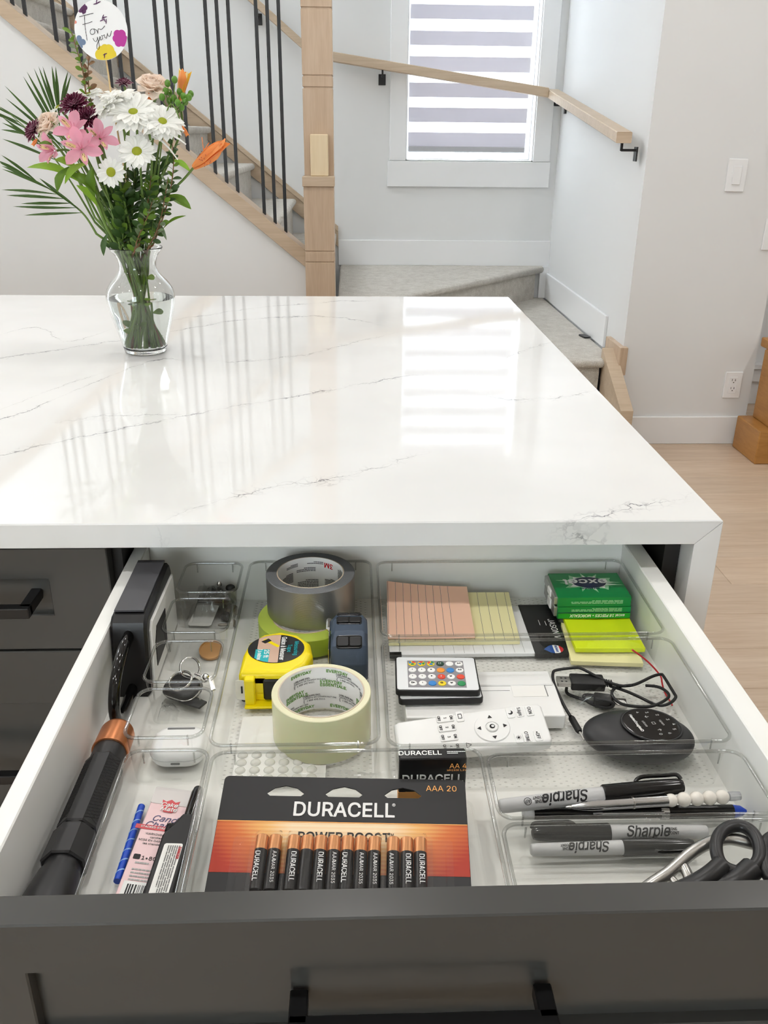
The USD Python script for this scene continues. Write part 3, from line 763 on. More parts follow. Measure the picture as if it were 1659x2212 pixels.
# ================================================================ left side of the drawer
# black appliance standing against the left wall: a rounded body, a white side panel, a ring handle in front
pm('black_plastic', S(15, 15, 17), .42); pm('black_satin', S(66, 66, 70), .42, bump=.06, bscale=900); pm('black_soft', S(34, 34, 36), .42, bump=.05, bscale=900); pm('gloss_black', S(8, 8, 9), .06); pm('white_plastic', S(238, 238, 236), .32); pm('rubber_black', S(22, 22, 23), .6)
ap = thing('hand_sealer', 'tall black handheld appliance with a ring handle against the left drawer wall', 'appliance', (0, 0, 0))
prof = Polygon([(.020, ZF + .0005), (.020, .846), (.014, .8575), (.004, .860), (-.106, .858), (-.114, .853), (-.117, .845), (-.128, ZF + .0005)])
def yz(poly, x0, x1):
    m = extrude(poly, x0, x1)                       # poly in (y, z), raised along x
    m.vertices = m.vertices[:, [2, 0, 1]]
    return m
def xbev(poly, x0, x1, b):
    """A convex (y, z) outline between x0 and x1 with bevelled edges."""
    q = np.array(poly.convex_hull.exterior.coords)[:-1]; i_ = np.array(poly.convex_hull.buffer(-b).exterior.coords)[:-1]
    return hull(np.vstack([np.c_[np.full(len(i_), x0), i_], np.c_[np.full(len(q), x0 + b), q], np.c_[np.full(len(q), x1 - b), q], np.c_[np.full(len(i_), x1), i_]]))
obj('body', xbev(prof, -.6795, -.6420, .003), 'black_plastic', ap)
obj('top_plate', hull([(-.677, -.102, .8592), (-.6465, -.102, .8592), (-.677, .012, .8602), (-.6465, .012, .8602), (-.677, -.102, .8612), (-.6465, -.102, .8612), (-.677, .012, .8622), (-.6465, .012, .8622)]), 'black_satin', ap, smooth=False)
obj('side_panel', xbev(Polygon([(.016, ZF + .004), (.016, .842), (-.098, .846), (-.106, .838), (-.116, ZF + .004)]), -.643, -.6395, .001), 'white_plastic', ap, label='white side panel')
obj('grip_slot', xbev(Polygon([(-.045, .79), (-.040, .828), (-.085, .832), (-.096, .818), (-.098, .79)]), -.640, -.6388, .0004), 'black_plastic', ap)
th = np.linspace(-.2, 1.15, 40) * PI
hp = np.c_[np.full(40, -.661), -.148 - .050 * np.sin(th) * 1.0 + .012 * np.cos(th), .806 + .026 * np.cos(th)]
hp = smooth_path([(-.661, -.112, .838), (-.661, -.135, .838), (-.661, -.166, .831), (-.661, -.188, .815), (-.661, -.193, .797), (-.661, -.183, .7845), (-.661, -.160, .779), (-.661, -.125, .779)], 40)
hm = tube(np.zeros_like(hp) + hp, .0075, 14)
hm.vertices[:, 0] = -.661 + (hm.vertices[:, 0] + .661) * .75
obj('ring_handle', hm, 'gloss_black', ap, smooth=60)

# flashlight lying along the wall, copper tail cap away from the viewer
pm('copper', S(214, 138, 92), .32, metallic=.85); pm('flash_black', S(34, 34, 36), .42); pm('flash_dark', S(20, 20, 21), .5)
A0, A1 = np.array([-.6540, -.2085, .7905]), np.array([-.6565, -.4600, .7925])
ax_ = (A1 - A0) / np.linalg.norm(A1 - A0); LF = np.linalg.norm(A1 - A0)
def along(m): return frame_to(m, A0, np.cross((0, 0, 1.0), ax_) , np.cross(ax_, np.cross((0, 0, 1.0), ax_)) ) if False else frame_axis(m, A0, ax_)
def frame_axis(m, o, z, up=(0, 0, 1.0)):
    """A mesh built about z laid along the direction z from o; its y points upwards."""
    z = np.asarray(z, float) / np.linalg.norm(z); up = np.asarray(up, float); y_ = up - z * (up @ z); y_ /= np.linalg.norm(y_); x_ = np.cross(y_, z)
    m = m.copy(); m.vertices = np.asarray(o) + m.vertices @ np.stack([x_, y_, z]); return m
def turned(prof_, n=36): return lathe([(0, prof_[0][1])] + list(prof_) + [(0, prof_[-1][1])], n)
def octo(prof_, k=8, n=None, rot=0.0):
    m = turned(prof_, k); m.apply_transform(trimesh.transformations.rotation_matrix(rot, (0, 0, 1))); return m
fl_ = thing('flashlight', 'black knurled flashlight with a copper tail cap', 'flashlight', (0, 0, 0))
obj('tail_cap', along(turned([(.010, 0), (.0145, .0015), (.0162, .006), (.0167, .030), (.0170, .031), (.0170, .034), (.0160, .0345)])), 'copper', fl_, label='copper tail cap')
obj('neck', along(turned([(.0152, .0345), (.0152, .052)])), 'flash_black', fl_)
obj('grip', along(octo([(.0155, .050), (.0172, .053), (.0172, .136), (.0160, .1375)], 8, rot=PI / 8)), 'flash_black', fl_, smooth=False)
kn = []
for s_ in range(8):
    if s_ % 2 == 0: continue
    a_ = s_ * PI / 4
    for i in range(22):
        for q_ in (-1, 1):
            z0_, z1_ = .055 + i * .0036, .055 + i * .0036 + .0066
            if z1_ > .136: continue
            R_ = .0172 * math.cos(PI / 8) + .0001
            t_ = np.array([-math.sin(a_), math.cos(a_), 0]); n_ = np.array([math.cos(a_), math.sin(a_), 0])
            p_, q2 = n_ * R_ - t_ * .0062 * q_ + (0, 0, z0_), n_ * R_ + t_ * .0062 * q_ + (0, 0, z1_)
            kn.append(tube([p_, q2], .00028, 4, caps=False))
obj('knurling', along(cat(kn)), 'flash_dark', fl_, smooth=False)
obj('ring', along(turned([(.0150, .1365), (.0150, .1395)])), 'flash_dark', fl_)
obj('collar', along(octo([(.0168, .1395), (.0182, .141), (.0186, .172), (.0172, .1735)], 8, rot=PI / 8)), 'flash_black', fl_, smooth=False)
obj('head', along(turned([(.0148, .1735), (.0148, .180), (.0165, .183), (.0195, .205), (.0205, .213), (.0205, .240), (.0185, .243)])), 'flash_black', fl_)

# ================================================================ small trays
pane('bag_plastic', (.955, .96, .955), 1.45, .10, bump=('noise_texture', 60.0, .5))
pm('steel', S(190, 188, 184), .25, metallic=1.0); pm('chrome', S(225, 225, 225), .10, metallic=1.0); pm('dark_steel', S(124, 116, 106), .45, metallic=.2); pm('bronze', S(186, 138, 82), .42, metallic=.55)
pm('paper_white', S(240, 239, 235), .7)
def crumple(w_, l_, h_, seed, nx=26, ny=26, puff=1.0):
    """A crumpled clear bag: its thin upper skin."""
    u, v = np.meshgrid(np.linspace(-1, 1, nx), np.linspace(-1, 1, ny), indexing='ij')
    e = (1 - u ** 4) * (1 - v ** 4)
    P3 = np.stack([u * 3, v * 3, u * 0 + seed], -1)
    n1, n2 = meshkit.fbm(P3 * 1.3, 4, seed), meshkit.fbm(P3 * 1.7 + 9, 4, seed + 3)
    X, Y = u * w_ / 2 + (n2 - .5) * .12 * w_, v * l_ / 2 + (n1 - .5) * .12 * l_
    topz = e * h_ * puff * (.35 + 1.1 * n1) + .0006
    return quadgrid(np.stack([X, Y, topz], -1))
b1_ = thing('plastic_bag', 'crumpled clear plastic bag in the rearmost small tray', 'plastic bag', (-.598, .0345, ZB))
obj('bag', mv(crumple(.050, .050, .034, 3), (0, .004, .0008)), 'bag_plastic', b1_, smooth=40)
obj('paper_slip', mv(slab(rrect(.042, .036, .003), 0, .0004), (0, .006, .0260), rx=6), 'bag_plastic', b1_)
def screw(name, label, loc, rz, L=.02, m='dark_steel', head=.0045, ry=88):
    t = thing(name, label, 'screw', loc, rz)
    obj('shank', mv(turned([(.0012, 0), (.0019, .003), (.0019, L)], 12), (0, 0, .0022), ry=ry), m, t)
    obj('head', mv(turned([(head * .6, L), (head, L + .0015), (head, L + .003), (head * .7, L + .0042)], 16), (0, 0, .0022 + head * .4), ry=ry), m, t)
    return t
def knob(name, label, loc):
    t = thing(name, label, 'shelf pin', loc)
    obj('dome', turned([(.010, 0), (.0095, .003), (.006, .0055), (.002, .0065)], 24), 'bag_plastic', t)
    obj('stud', turned([(.003, .0055), (.0034, .009), (.002, .0115)], 16), 'chrome', t)
    return t
knob('wall_hook', 'round clear disc with a chrome stud in the rearmost small tray', (-.5925, .0530, ZB + .026))
tag(obj('rubber_plug', mv(ball(.006, sub=2, sc=(1, .85, .7)), (-.5795, .054, ZB + .0275)), 'rubber_black'), 'dark rubber plug beside the clear disc in the rearmost tray', 'rubber plug')
screw('screw', 'dark screw lying across the floor of the rearmost small tray', (-.590, .0075, ZB), 0, .017, 'dark_steel')
tag(obj('rubber_bumper', mv(turned([(.006, 0), (.0065, .004), (.004, .007)], 20), (-.583, .0270, ZB)), 'rubber_black'), 'black rubber foot on the floor of the rearmost small tray', 'rubber foot')
tag(obj('walnut_plug', mv(turned([(.0085, 0), (.0085, .006), (.006, .0085)], 20), (-.577, .0395, ZB)), 'dark_steel'), 'grey-brown plug behind the rubber foot in the rearmost small tray', 'plug')
tag(obj('paper_label', mv(slab(rrect(.028, .05, .004), 0, .0005, .0), (-.611, .034, ZB + .0002), rz=-4), 'paper_white'), 'white paper label on the floor of the rearmost small tray', 'label')
cn = thing('coin', 'copper coin in the small tray behind the car key', 'coin', (-.5900, -.0490, ZB))
obj('disc', mv(turned([(.0128, 0), (.0132, .0004), (.0132, .0030), (.0128, .0034)], 40), (0, 0, .0015), rx=20), 'bronze', cn)
obj('rim', mv(lathe([(.0118, .0034), (.0132, .0034), (.0132, .0040), (.0118, .0040), (.0118, .0034)], 40), (0, 0, .0015), rx=20), 'bronze', cn)
kf = thing('car_key', 'black car key fob on a steel ring with a small key', 'car key', (0, 0, 0))
kx = np.array([-.6060, -.1330, ZB + .0012])
body = slab(np.array(Polygon(rrect(.038, .030, .011)).exterior.coords)[:-1] * (1, 1), 0, .013, .004)
obj('fob', mv(body, kx + (0, 0, .003), rz=-28, rx=10), 'black_plastic', kf)
obj('trim_band', mv(tube(np.c_[rrect(.0388, .0308, .011), np.full(28, .0065)], .0007, 6, closed=True), kx + (0, 0, .003), rz=-28, rx=10), 'steel', kf)
obj('button', mv(slab(rrect(.012, .009, .003), .0125, .0137, .0006), kx + (.004, -.004, .003), rz=-28, rx=10), 'rubber_black', kf)
def kring(c, R_, rx, ry, rz, r_=.0010):
    a_ = np.linspace(0, 4 * PI, 80)
    return mv(tube(np.c_[R_ * np.cos(a_), R_ * np.sin(a_), (a_ / 4 / PI - .5) * .0022], r_, 6), c, rx=rx, ry=ry, rz=rz)
obj('key_ring', kring(kx + (.006, .012, .026), .0110, 58, 18, 30), 'chrome', kf, smooth=60)
obj('key_ring', kring(kx + (-.001, -.006, .0225), .0120, 15, -14, 10), 'chrome', kf, smooth=60)
obj('swivel', cat([mv(ball(.0036, sub=2), kx + (.024, .001, .022)), tube([kx + (.012, .006, .023), kx + (.022, .001, .0225)], .0013, 8), kring(kx + (.0225, -.001, .022), .0042, 70, 0, 60, .0006)]), 'chrome', kf, smooth=60)
obj('key_blade', hull([tuple(kx + q) for q in ((.027, .000, .020), (.030, .003, .020), (.036, -.014, .016), (.032, -.017, .016), (.027, .000, .0225), (.030, .003, .0225), (.036, -.014, .018), (.032, -.017, .018))]), 'steel', kf, smooth=False)
obj('spare_key', mv(slab(np.array([(-.014, -.006), (.012, -.0075), (.017, 0), (.012, .0075), (-.014, .006)]), 0, .003, .0008), kx + (.012, -.0185, .004), rz=150), 'black_plastic', kf)
b2_ = thing('plastic_bag', 'small crumpled clear bag in front of the car key', 'plastic bag', (-.6160, -.1680, ZB + .0006))
obj('bag', crumple(.020, .016, .014, 8, 16, 16), 'bag_plastic', b2_, smooth=40)
ec = thing('earphone_case', 'white rounded earphone case with a grey slit in the fourth small tray', 'earphone case', (-.5935, -.2270, ZB + .0002))
obj('case', slab(rrect(.052, .046, .017), 0, .0195, .0085, 5), 'white_plastic', ec, smooth=60)
obj('seam', tube(np.c_[rrect(.0523, .0463, .017), np.full(28, .0105)], .0003, 4, closed=True), 'ink_light', ec)
obj('hinge_slit', box(-.0130, .0130, .0128, .0154, .0183, .0201, .0005), 'ink_grey', ec)
obj('lid_latch', mv(slab(rrect(.0085, .002, .0009), 0, .0008, .0002).apply_transform(rotm((1, 0, 0), 90)), (0, -.0228, .008)), 'ink_grey', ec)

# ================================================================ narrow tray: candle, candle packet, lighter
pm('candle_blue', S(22, 76, 196), .35); pm('candle_stripe', S(150, 190, 240), .35); pm('packet_pink', S(246, 212, 214), .3, coat_weight=.4); pm('packet_red', S(214, 78, 84), .4); pm('ink_blue', S(92, 92, 130), .6); pm('packet_clear', S(222, 216, 214), .25)
c0, c1 = np.array([-.6140, -.300, ZB + .0038]), np.array([-.6150, -.383, ZB + .0036])
cd = thing('birthday_candle', 'thin blue spiral-striped birthday candle', 'candle', (0, 0, 0))
obj('wax', tube(np.linspace(c0, c1, 12), .0031, 12), 'candle_blue', cd, smooth=40)
aa = np.linspace(0, 2 * PI * 7.5, 160); ax2 = (c1 - c0); ts = np.linspace(.01, .99, 160); e1 = np.cross(ax2, (0, 0, 1.0)); e1 /= np.linalg.norm(e1); e2 = np.cross(ax2 / np.linalg.norm(ax2), e1)
obj('stripe', tube(c0 + ts[:, None] * ax2 + .0025 * (np.cos(aa)[:, None] * e1 + np.sin(aa)[:, None] * e2), .00095, 5), 'candle_stripe', cd, smooth=50)
pk = thing('candle_packet', 'pink packet of striped candles under the lighter', 'candle packet', (0, 0, 0))
PA, PC = at(320, 1697, z=.787), at(247, 1930, z=.7845)
ux = np.array([.038, -.0025, -.0050]); ux /= np.linalg.norm(ux); uy = (PA - PC) / np.linalg.norm(PA - PC)
PW, PL = .040, np.linalg.norm(PA - PC) + .012
O_ = PA - uy * PL                        # lower left corner
def onpk(m, x_, y_, dz=0.0):
    Z_ = np.cross(ux, uy); return frame_to(m, O_ + ux * x_ + uy * y_ + Z_ * dz, ux, uy)
obj('sleeve', onpk(slab(rrect(PW, PL, .002, cx=PW / 2, cy=PL / 2), -.0035, 0, .0012), 0, 0), 'packet_pink', pk)
obj('clear_top', onpk(slab(rrect(PW, .020, .002, cx=PW / 2, cy=PL - .010), -.0005, .0004, .0002), 0, 0, .0001), 'packet_clear', pk)
obj('red_band', onpk(box(0, PW, 0, .0048, 0, .0002), 0, PL - .050, .0002), 'packet_red', pk, smooth=False)
bd = Polygon([(-.0075, .0075), (-.004, .0055), (0, .0085), (.004, .0055), (.0075, .0075), (.006, -.003), (.0035, -.0065), (-.0035, -.0065), (-.006, -.003)])
obj('emblem', onpk(extrude(bd, 0, .0002), .0235, PL - .0225, .0006), 'packet_red', pk, smooth=False)
obj('lettering', cat([onpk(text('Cake', .0044, .0002, True, slant=.2), .0235, PL - .0205, .0009), onpk(text('Mate', .0044, .0002, True, slant=.2), .0235, PL - .0255, .0009)]), 'ink_white', pk, smooth=False)
obj('lettering', cat([onpk(text('Candles', .0062, .0002, slant=.35, anchor='l'), .0125, PL - .0365, .0002), onpk(text('Chandelles', .0062, .0002, slant=.35, anchor='l'), .0080, PL - .0440, .0002)]), 'ink_blue', pk, smooth=False)
obj('lettering', onpk(text('STACKED STRIPES / BOUGIES', .0020, .0002, True, anchor='l'), .0045, PL - .0476, .0005), 'ink_white', pk, smooth=False)
obj('fine_print', cat([onpk(text('WARNING: Do not leave', .0020, .0002, anchor='l'), .010, PL - .0545, .0002), onpk(text('candles unattended', .0020, .0002, anchor='l'), .0145, PL - .0580, .0002), onpk(text('MISE EN GARDE : Ne pas', .0020, .0002, anchor='l'), .006, PL - .0615, .0002), onpk(text('les chandelles sans', .0020, .0002, anchor='l'), .010, PL - .0650, .0002)]), 'ink_grey', pk, smooth=False)
obj('lettering', cat([onpk(text('1•800•2', .0036, .0002, anchor='l'), .0125, PL - .0800, .0002), onpk(slab(rrect(.0055, .0050, .001), 0, .0002), .0085, PL - .0795, .0002)]), 'ink_black', pk, smooth=False)
obj('fine_print', cat([onpk(dashes(.020, .004, 1, 4), .0085, PL - .0835, .0002), onpk(dashes(.026, .017, 5, 5), .0075, PL - .0905, .0002)]), 'ink_light', pk, smooth=False)
bx_ = [onpk(box(0, .0035, 0, .024, 0, .0002), 0, 0)]
bars, r_ = [], random.Random(5); x_ = .0065
while x_ < PW - .004:
    w_ = r_.choice((.0004, .0007, .0011)); bars.append(onpk(box(x_, x_ + w_, .001, .021, 0, .0002), 0, .001, .0005)); x_ += w_ + r_.choice((.0005, .0008, .0013))
obj('barcode_panel', onpk(box(.003, PW - .001, 0, .025, 0, .0003), 0, 0, .0001), 'ink_white', pk, smooth=False)
obj('barcode', cat(bars), 'ink_black', pk, smooth=False)

lt = thing('lighter', 'long black utility lighter with a white warning sticker', 'lighter', (0, 0, 0))
L0, L1 = np.array([-.5655, -.2925, ZB + .0135]), np.array([-.5740, -.450, ZB + .0115])
la = (L1 - L0) / np.linalg.norm(L1 - L0); ls = np.cross(la, (0, 0, 1.0)); ls /= np.linalg.norm(ls)     # ls points to the left of the picture
lx = -ls
def onlt(m, x_=0, y_=0, z_=0): return frame_to(m, L0 + la * y_ + lx * x_ + np.array([0, 0, z_]), lx, -la)
def yb(m): return m
nz = tube([(0, 0, 0), (0, -.004, 0), (0, -.040, 0)], [.0044, .0052, .0056], 16)
obj('nozzle', cat([onlt(nz), onlt(ball(.0044, sub=2))]), 'gloss_black', lt, smooth=50)
tr_ = np.array([(.0055, -.036), (.0060, -.075), (.0065, -.155), (-.0165, -.155), (-.0165, -.062), (-.0145, -.055), (-.0060, -.052), (-.0055, -.040)])
obj('body', cat([onlt(slab(np.array([(.0062, -.034), (.0068, -.155), (-.0165, -.155), (-.0165, -.0585), (-.0150, -.054), (-.0055, -.052), (-.0050, -.034)])[::-1], -.0075, .0070, .0028))]), 'black_plastic', lt)
obj('trigger', onlt(slab(rrect(.0115, .011, .003, cx=-.0108, cy=-.0485), -.006, .0050, .002)), 'black_plastic', lt)
obj('trigger_ridges', cat([onlt(box(-.0155 + i * .0012, -.0150 + i * .0012, -.0525, -.0445, .0046, .0056)) for i in range(8)]), 'rubber_black', lt, smooth=False)
obj('sticker', onlt(slab(rrect(.0150, .085, .002, cx=-.0042, cy=-.1110), .0069, .0073, 0)), 'paper_white', lt)
obj('fine_print', onlt(frame_to(dashes(.075, .0105, 6, 12), (.0020, -.071, .0075), (0, -1, 0), (1, 0, 0))), 'ink_grey', lt, smooth=False)
obj('lettering', onlt(frame_to(text('DANGER', .0022, .0002, True, anchor='l'), (.0018, -.0725, .0076), (0, -1, 0), (1, 0, 0))), 'ink_red', lt, smooth=False)
# ================================================================ long tray: tapes and tape measures
mat('duct_silver', {'tc': ('texture_coordinate', {}), 'w': ('wave_texture', {'scale': 420.0, 'bands_direction': 'z'}), 'b': ('bump', {'strength': .12, 'distance': .0006}), 'p': ('principled_bsdf', {'base_color': S(150, 148, 144), 'metallic': .75, 'roughness': .30})},
    [('tc.object', 'w.vector'), ('w.fac', 'b.height'), ('b.normal', 'p.normal')])
pm('duct_edge', S(112, 114, 116), .6, bump=.5, bscale=700); pm('card_core', S(206, 190, 168), .7); pm('core_white', S(238, 237, 234), .6)
pm('lime_tape', S(176, 200, 60), .4); pm('lime_edge', S(190, 210, 84), .5)
pm('clear_tape', S(222, 220, 176), .22, subsurface_weight=.25, subsurface_scale=.006, transmission_weight=.0)
pm('clear_tape_edge', S(226, 222, 186), .3)
pm('yellow_plastic', S(250, 226, 10), .3); pm('label_black', S(22, 22, 23), .4); pm('label_teal', S(20, 176, 184), .4); pm('label_photo', S(206, 172, 150), .5); pm('navy_rubber', S(58, 72, 90), .5, bump=.05, bscale=700); pm('tape_blade', S(226, 222, 210), .3)
def roll(name, label, c, z0, R, Ri, h, mo, me, core=.003, mcore='card_core', min_='core_white', n=64):
    t = thing(name, label, 'tape roll', (c[0], c[1], z0))
    obj('tape', lathe([(R, .0006), (R, h - .0006)], n), mo, t, smooth=60)
    obj('edge', cat([lathe([(R, h - .0006), (R - .0006, h), (Ri + core, h)], n), lathe([(Ri + core, 0), (R - .0006, 0), (R, .0006)], n)]), me, t)
    obj('core', lathe([(Ri + core, 0), (Ri + core, h + .0004), (Ri, h + .0004)], n), mcore, t)
    obj('inner_face', lathe([(Ri, h + .0004), (Ri, 0)], n), min_, t, smooth=60)
    return t
gr = roll('masking_tape', 'lime green tape roll under the silver duct tape', (-.4830, -.0075), ZB, .0565, .038, .0225, 'lime_tape', 'lime_edge', core=.002)
dz = ZB + .0233
du = roll('duct_tape', 'thick roll of silver duct tape on top of the green roll', (-.4778, .0090), dz, .0520, .0382, .0485, 'duct_silver', 'duct_edge', core=.0012)
Rd, hd = .0381, .0485
def inside(t, m, ang, z_, name, mm, R_, up=-1, label=None):
    """Print on the inside of a roll's core; ang: degrees to the right of straight ahead; up = -1 reads from the far side (upside down)."""
    m = m.copy()
    if up < 0: m.vertices[:, :2] *= -1
    m = subdiv(m, .003); v = m.vertices
    a_ = PI / 2 - math.radians(ang) - v[:, 0] / R_
    r_ = R_ - .0002 - v[:, 2]
    m.vertices = np.c_[r_ * np.cos(a_), r_ * np.sin(a_), z_ + v[:, 1]]
    return obj(name, m, mm, t, smooth=False)
inside(du, text('3M', .0062, .0002, True), 33, .0400, 'lettering', 'ink_red', Rd)
for (a_, z_, w_, h_, rows, sd) in ((-52, .0255, .020, .0130, 7, 1), (-13, .0330, .026, .0060, 3, 2), (-10, .0110, .0285, .0170, 8, 3), (38, .0145, .022, .0180, 9, 4), (-40, .0405, .018, .0050, 3, 5), (66, .0350, .014, .0170, 8, 6), (5, .0420, .022, .0040, 2, 7)):
    m = dashes(w_, h_, rows, sd, hh=.55); m.apply_translation([-w_ / 2, h_ / 2, 0])
    inside(du, m, a_, z_, 'fine_print', 'ink_grey', Rd)
m = text('DELTA 0110', .0048, .0002); inside(du, text('0110', .0052, .0002), -38, .0085, 'lettering', 'ink_light', Rd, up=1)

pt_ = roll('packing_tape', 'wide roll of clear packing tape with a printed white core', (-.4593, -.1985), ZB + .0013, .0480, .0405, .0490, 'clear_tape', 'clear_tape_edge', core=.0014)
Rp = .0404
for (a_, z_, s_) in ((-62, .0240, 1), (-4, .0330, 1), (58, .0235, 1), (-30, .0035, 0), (27, .0040, 0), (-33, .0455, 0), (22, .0455, 0)):
    inside(pt_, cat([text('EVERYDAY', .0033, .0002, True, anchor='l'), mv(text('ESSENTIALS.', .0033, .0002, True, anchor='l'), (0, -.0042, 0))]) if s_ else text('EVERYDAY', .0033, .0002, True), a_, z_, 'lettering', 'ink_green', Rp, up=1)
for (a_, z_) in ((-45, .0385), (20, .0425), (68, .0375), (-30, .0170), (24, .0185), (-72, .0100)):
    inside(pt_, cat([text('LOBLAWS INC.', .0019, .0002, True, anchor='l'), mv(text('TORONTO ON CANADA M4T 2S8', .0016, .0002, anchor='l'), (0, -.0027, 0)), mv(text('1 888 495 5111', .0018, .0002, anchor='l'), (.004, -.0056, 0)), mv(text('(', .0032, .0002, True), (.001, -.0056, 0))]), a_, z_, 'fine_print', 'ink_grey', Rp, up=1)

# yellow tape measure lying on its side
ZY = ZB + .0385
ym = thing('tape_measure', 'yellow tape measure with a black oval label lying on its side', 'tape measure', (0, 0, 0))
oy = np.array([(-.5460, -.148), (-.5450, -.110), (-.5410, -.088), (-.5270, -.0715), (-.5080, -.0660), (-.4885, -.0730), (-.4745, -.0905), (-.4710, -.1120), (-.4770, -.1330), (-.4900, -.1480)])
oyp = np.array(Polygon(oy).buffer(-.004).buffer(.004, 5).convex_hull.exterior.coords)[:-1]
obj('case', slab(oyp, ZB + .008, ZY, .0065, 5), 'yellow_plastic', ym, smooth=50)
obj('lower_case', slab(np.array(Polygon(oyp).buffer(-.0012).exterior.coords)[:-1], ZB + .001, ZB + .009, .002), 'rubber_black', ym)
cY = np.array([-.5105, -.1035])
el = np.array([(math.cos(a) * .0300, math.sin(a) * .0275) for a in np.linspace(0, 2 * PI, 48, endpoint=False)])
def ony(m, z_=0.0, x_=0, y_=0): return mv(m, (cY[0] + x_, cY[1] + y_, ZY + z_))
E_ = Polygon(el)
from shapely.geometry import box as sbox
lb = obj('label', ony(extrude(E_, 0, .0003), .0001), 'label_black', ym, smooth=False, label='black oval label with a photo and teal panel')
obj('photo_panel', ony(extrude(E_.buffer(-.0006).intersection(sbox(-.020, -.04, .0035, .04)), 0, .0002), .0004), 'label_photo', lb, smooth=False)
obj('teal_panel', ony(extrude(E_.buffer(-.0006).intersection(sbox(-.0215, -.04, -.0065, -.0020)), 0, .0002), .0006), 'label_teal', lb, smooth=False)
obj('printed_tape', ony(extrude(affinity.rotate(sbox(-.016, .010, .006, .0140), -42, origin=(-.007, .012)).intersection(E_.buffer(-.001)).intersection(sbox(-.02, -.03, .0033, .03)), 0, .0001), .0006), 'yellow_plastic', lb, smooth=False)
obj('printed_clip', ony(extrude(Polygon([(-.017, .0135), (-.0095, .0195), (-.006, .0150), (-.0125, .0095)]).intersection(E_), 0, .0001), .0008), 'label_black', lb, smooth=False)
dn = lambda m: frame_to(m, (0, 0, 0), (0, -1, 0), (1, 0, 0))      # reads towards the viewer
obj('lettering', cat([ony(dn(text('Galon à Mesurer', .0052, .0002, True, squeeze=.82)), .0005, .0075, 0), ony(dn(text('25 ft', .0050, .0002, True)), .0008, -.0095, -.0105), ony(dn(text('7,6 mètres', .0042, .0002, True, squeeze=.72)), .0008, -.0165, -.0120)]), 'ink_white', lb, smooth=False)
obj('lettering', cat([ony(dn(text('Measuring', .0046, .0002, squeeze=.9)), .0005, .0215, 0), ony(dn(text('Tape', .0046, .0002)), .0005, .0145, 0)]), 'label_teal', lb, smooth=False)
obj('mouth_bracket', cat([box(-.5395, -.5290, -.1560, -.1425, ZB + .004, ZY - .004, .0012), box(-.5400, -.5090, -.1600, -.1440, ZB + .0015, ZB + .0045, .001), box(-.5300, -.5180, -.1480, -.1440, ZB + .0045, ZB + .013, .001), box(-.5300, -.5180, -.1480, -.1440, ZY - .014, ZY - .006, .001)]), 'yellow_plastic', ym)
obj('lock_block', box(-.5210, -.4950, -.1505, -.1400, ZB + .006, ZY - .008, .0015), 'rubber_black', ym)
hk = slab(rrect(.0160, .024, .003), 0, .0009, .0003)
hk.apply_transform(rotm((1, 0, 0), 90)); hk = mv(hk, (-.5415, -.1500, ZB + .019), rz=-8)
obj('hook', hk, 'tape_blade', ym, label='pale metal end hook')
obj('hook_slot', mv(box(-.0008, .0008, -.0016, .0002, -.004, .004), (-.5425, -.1502, ZB + .020), rz=-8), 'rubber_black', ym, smooth=False)

# navy tape measure standing on its edge at the right of the tray
nv = thing('tape_measure', 'dark blue rubber tape measure with black ridges standing on edge', 'tape measure', (0, 0, 0))
prof = Polygon([(-.045, ZB + .001), (-.118, ZB + .001), (-.124, ZB + .010), (-.124, ZB + .030), (-.112, ZB + .047), (-.095, ZB + .055), (-.072, ZB + .057), (-.052, ZB + .050), (-.042, ZB + .036), (-.040, ZB + .010)])
prof = prof.buffer(-.004).buffer(.004, 6)
obj('case', xbev(prof, -.4525, -.4125, .006), 'navy_rubber', nv, smooth=50)
# windows with black ridged grips
import shapely
pr = prof.exterior
def on_prof(y_):
    """Height and slope of the upper outline at y."""
    yy = np.array([y_ - .0015, y_, y_ + .0015]); zz = []
    for q in yy:
        it = shapely.LineString([(q, ZB + .02), (q, ZB + .09)]).intersection(pr)
        zz.append(it.coords[0][1] if it.geom_type == 'Point' else it.geoms[-1].coords[0][1])
    return zz[1], (zz[2] - zz[0]) / .003
for y_, L in ((-.0555, .010), (-.0770, .014), (-.1080, .016)):
    z_, sl = on_prof(y_)
    sl_a = math.degrees(math.atan(sl))
    g = obj('grip_window', mv(slab(rrect(.0275, L, .003), -.001, .0008, .0005), (-.4325, y_, z_), rx=sl_a), 'gloss_black', nv)
    for j in (-1, 1):
        obj('grip_pad', mv(slab(rrect(.0125, L * .72, .002), .0005, .0022, .001), (-.4325 + j * .0066, y_, z_), rx=sl_a), 'black_plastic', g)
obj('belt_clip', cat([box(-.4550, -.4535, -.108, -.052, ZB + .012, ZB + .040, .0006), box(-.4580, -.4520, -.074, -.050, ZB + .040, ZB + .0455, .002)]), 'chrome', nv, label='chrome belt clip')

# sheet of clear bumper dots
sh = thing('bumper_sheet', 'white backing sheet of clear domed bumper dots', 'sheet of bumper dots', (-.5105, -.2180, ZB))
obj('backing_sheet', box(-.0300, .0560, -.0520, .0480, 0, .0009), 'paper_white', sh, smooth=False)
pm('clear_dome', S(226, 225, 218), .08, coat_weight=1.0)
for i in range(6):
    for j in range(4):
        obj('dome', mv(turned([(.0050, 0), (.0046, .0010), (.0034, .0019), (.0016, .0023)], 20), (-.0235 + i * .0133, -.0450 + j * .0108, .0009)), 'clear_dome', sh, smooth=60)

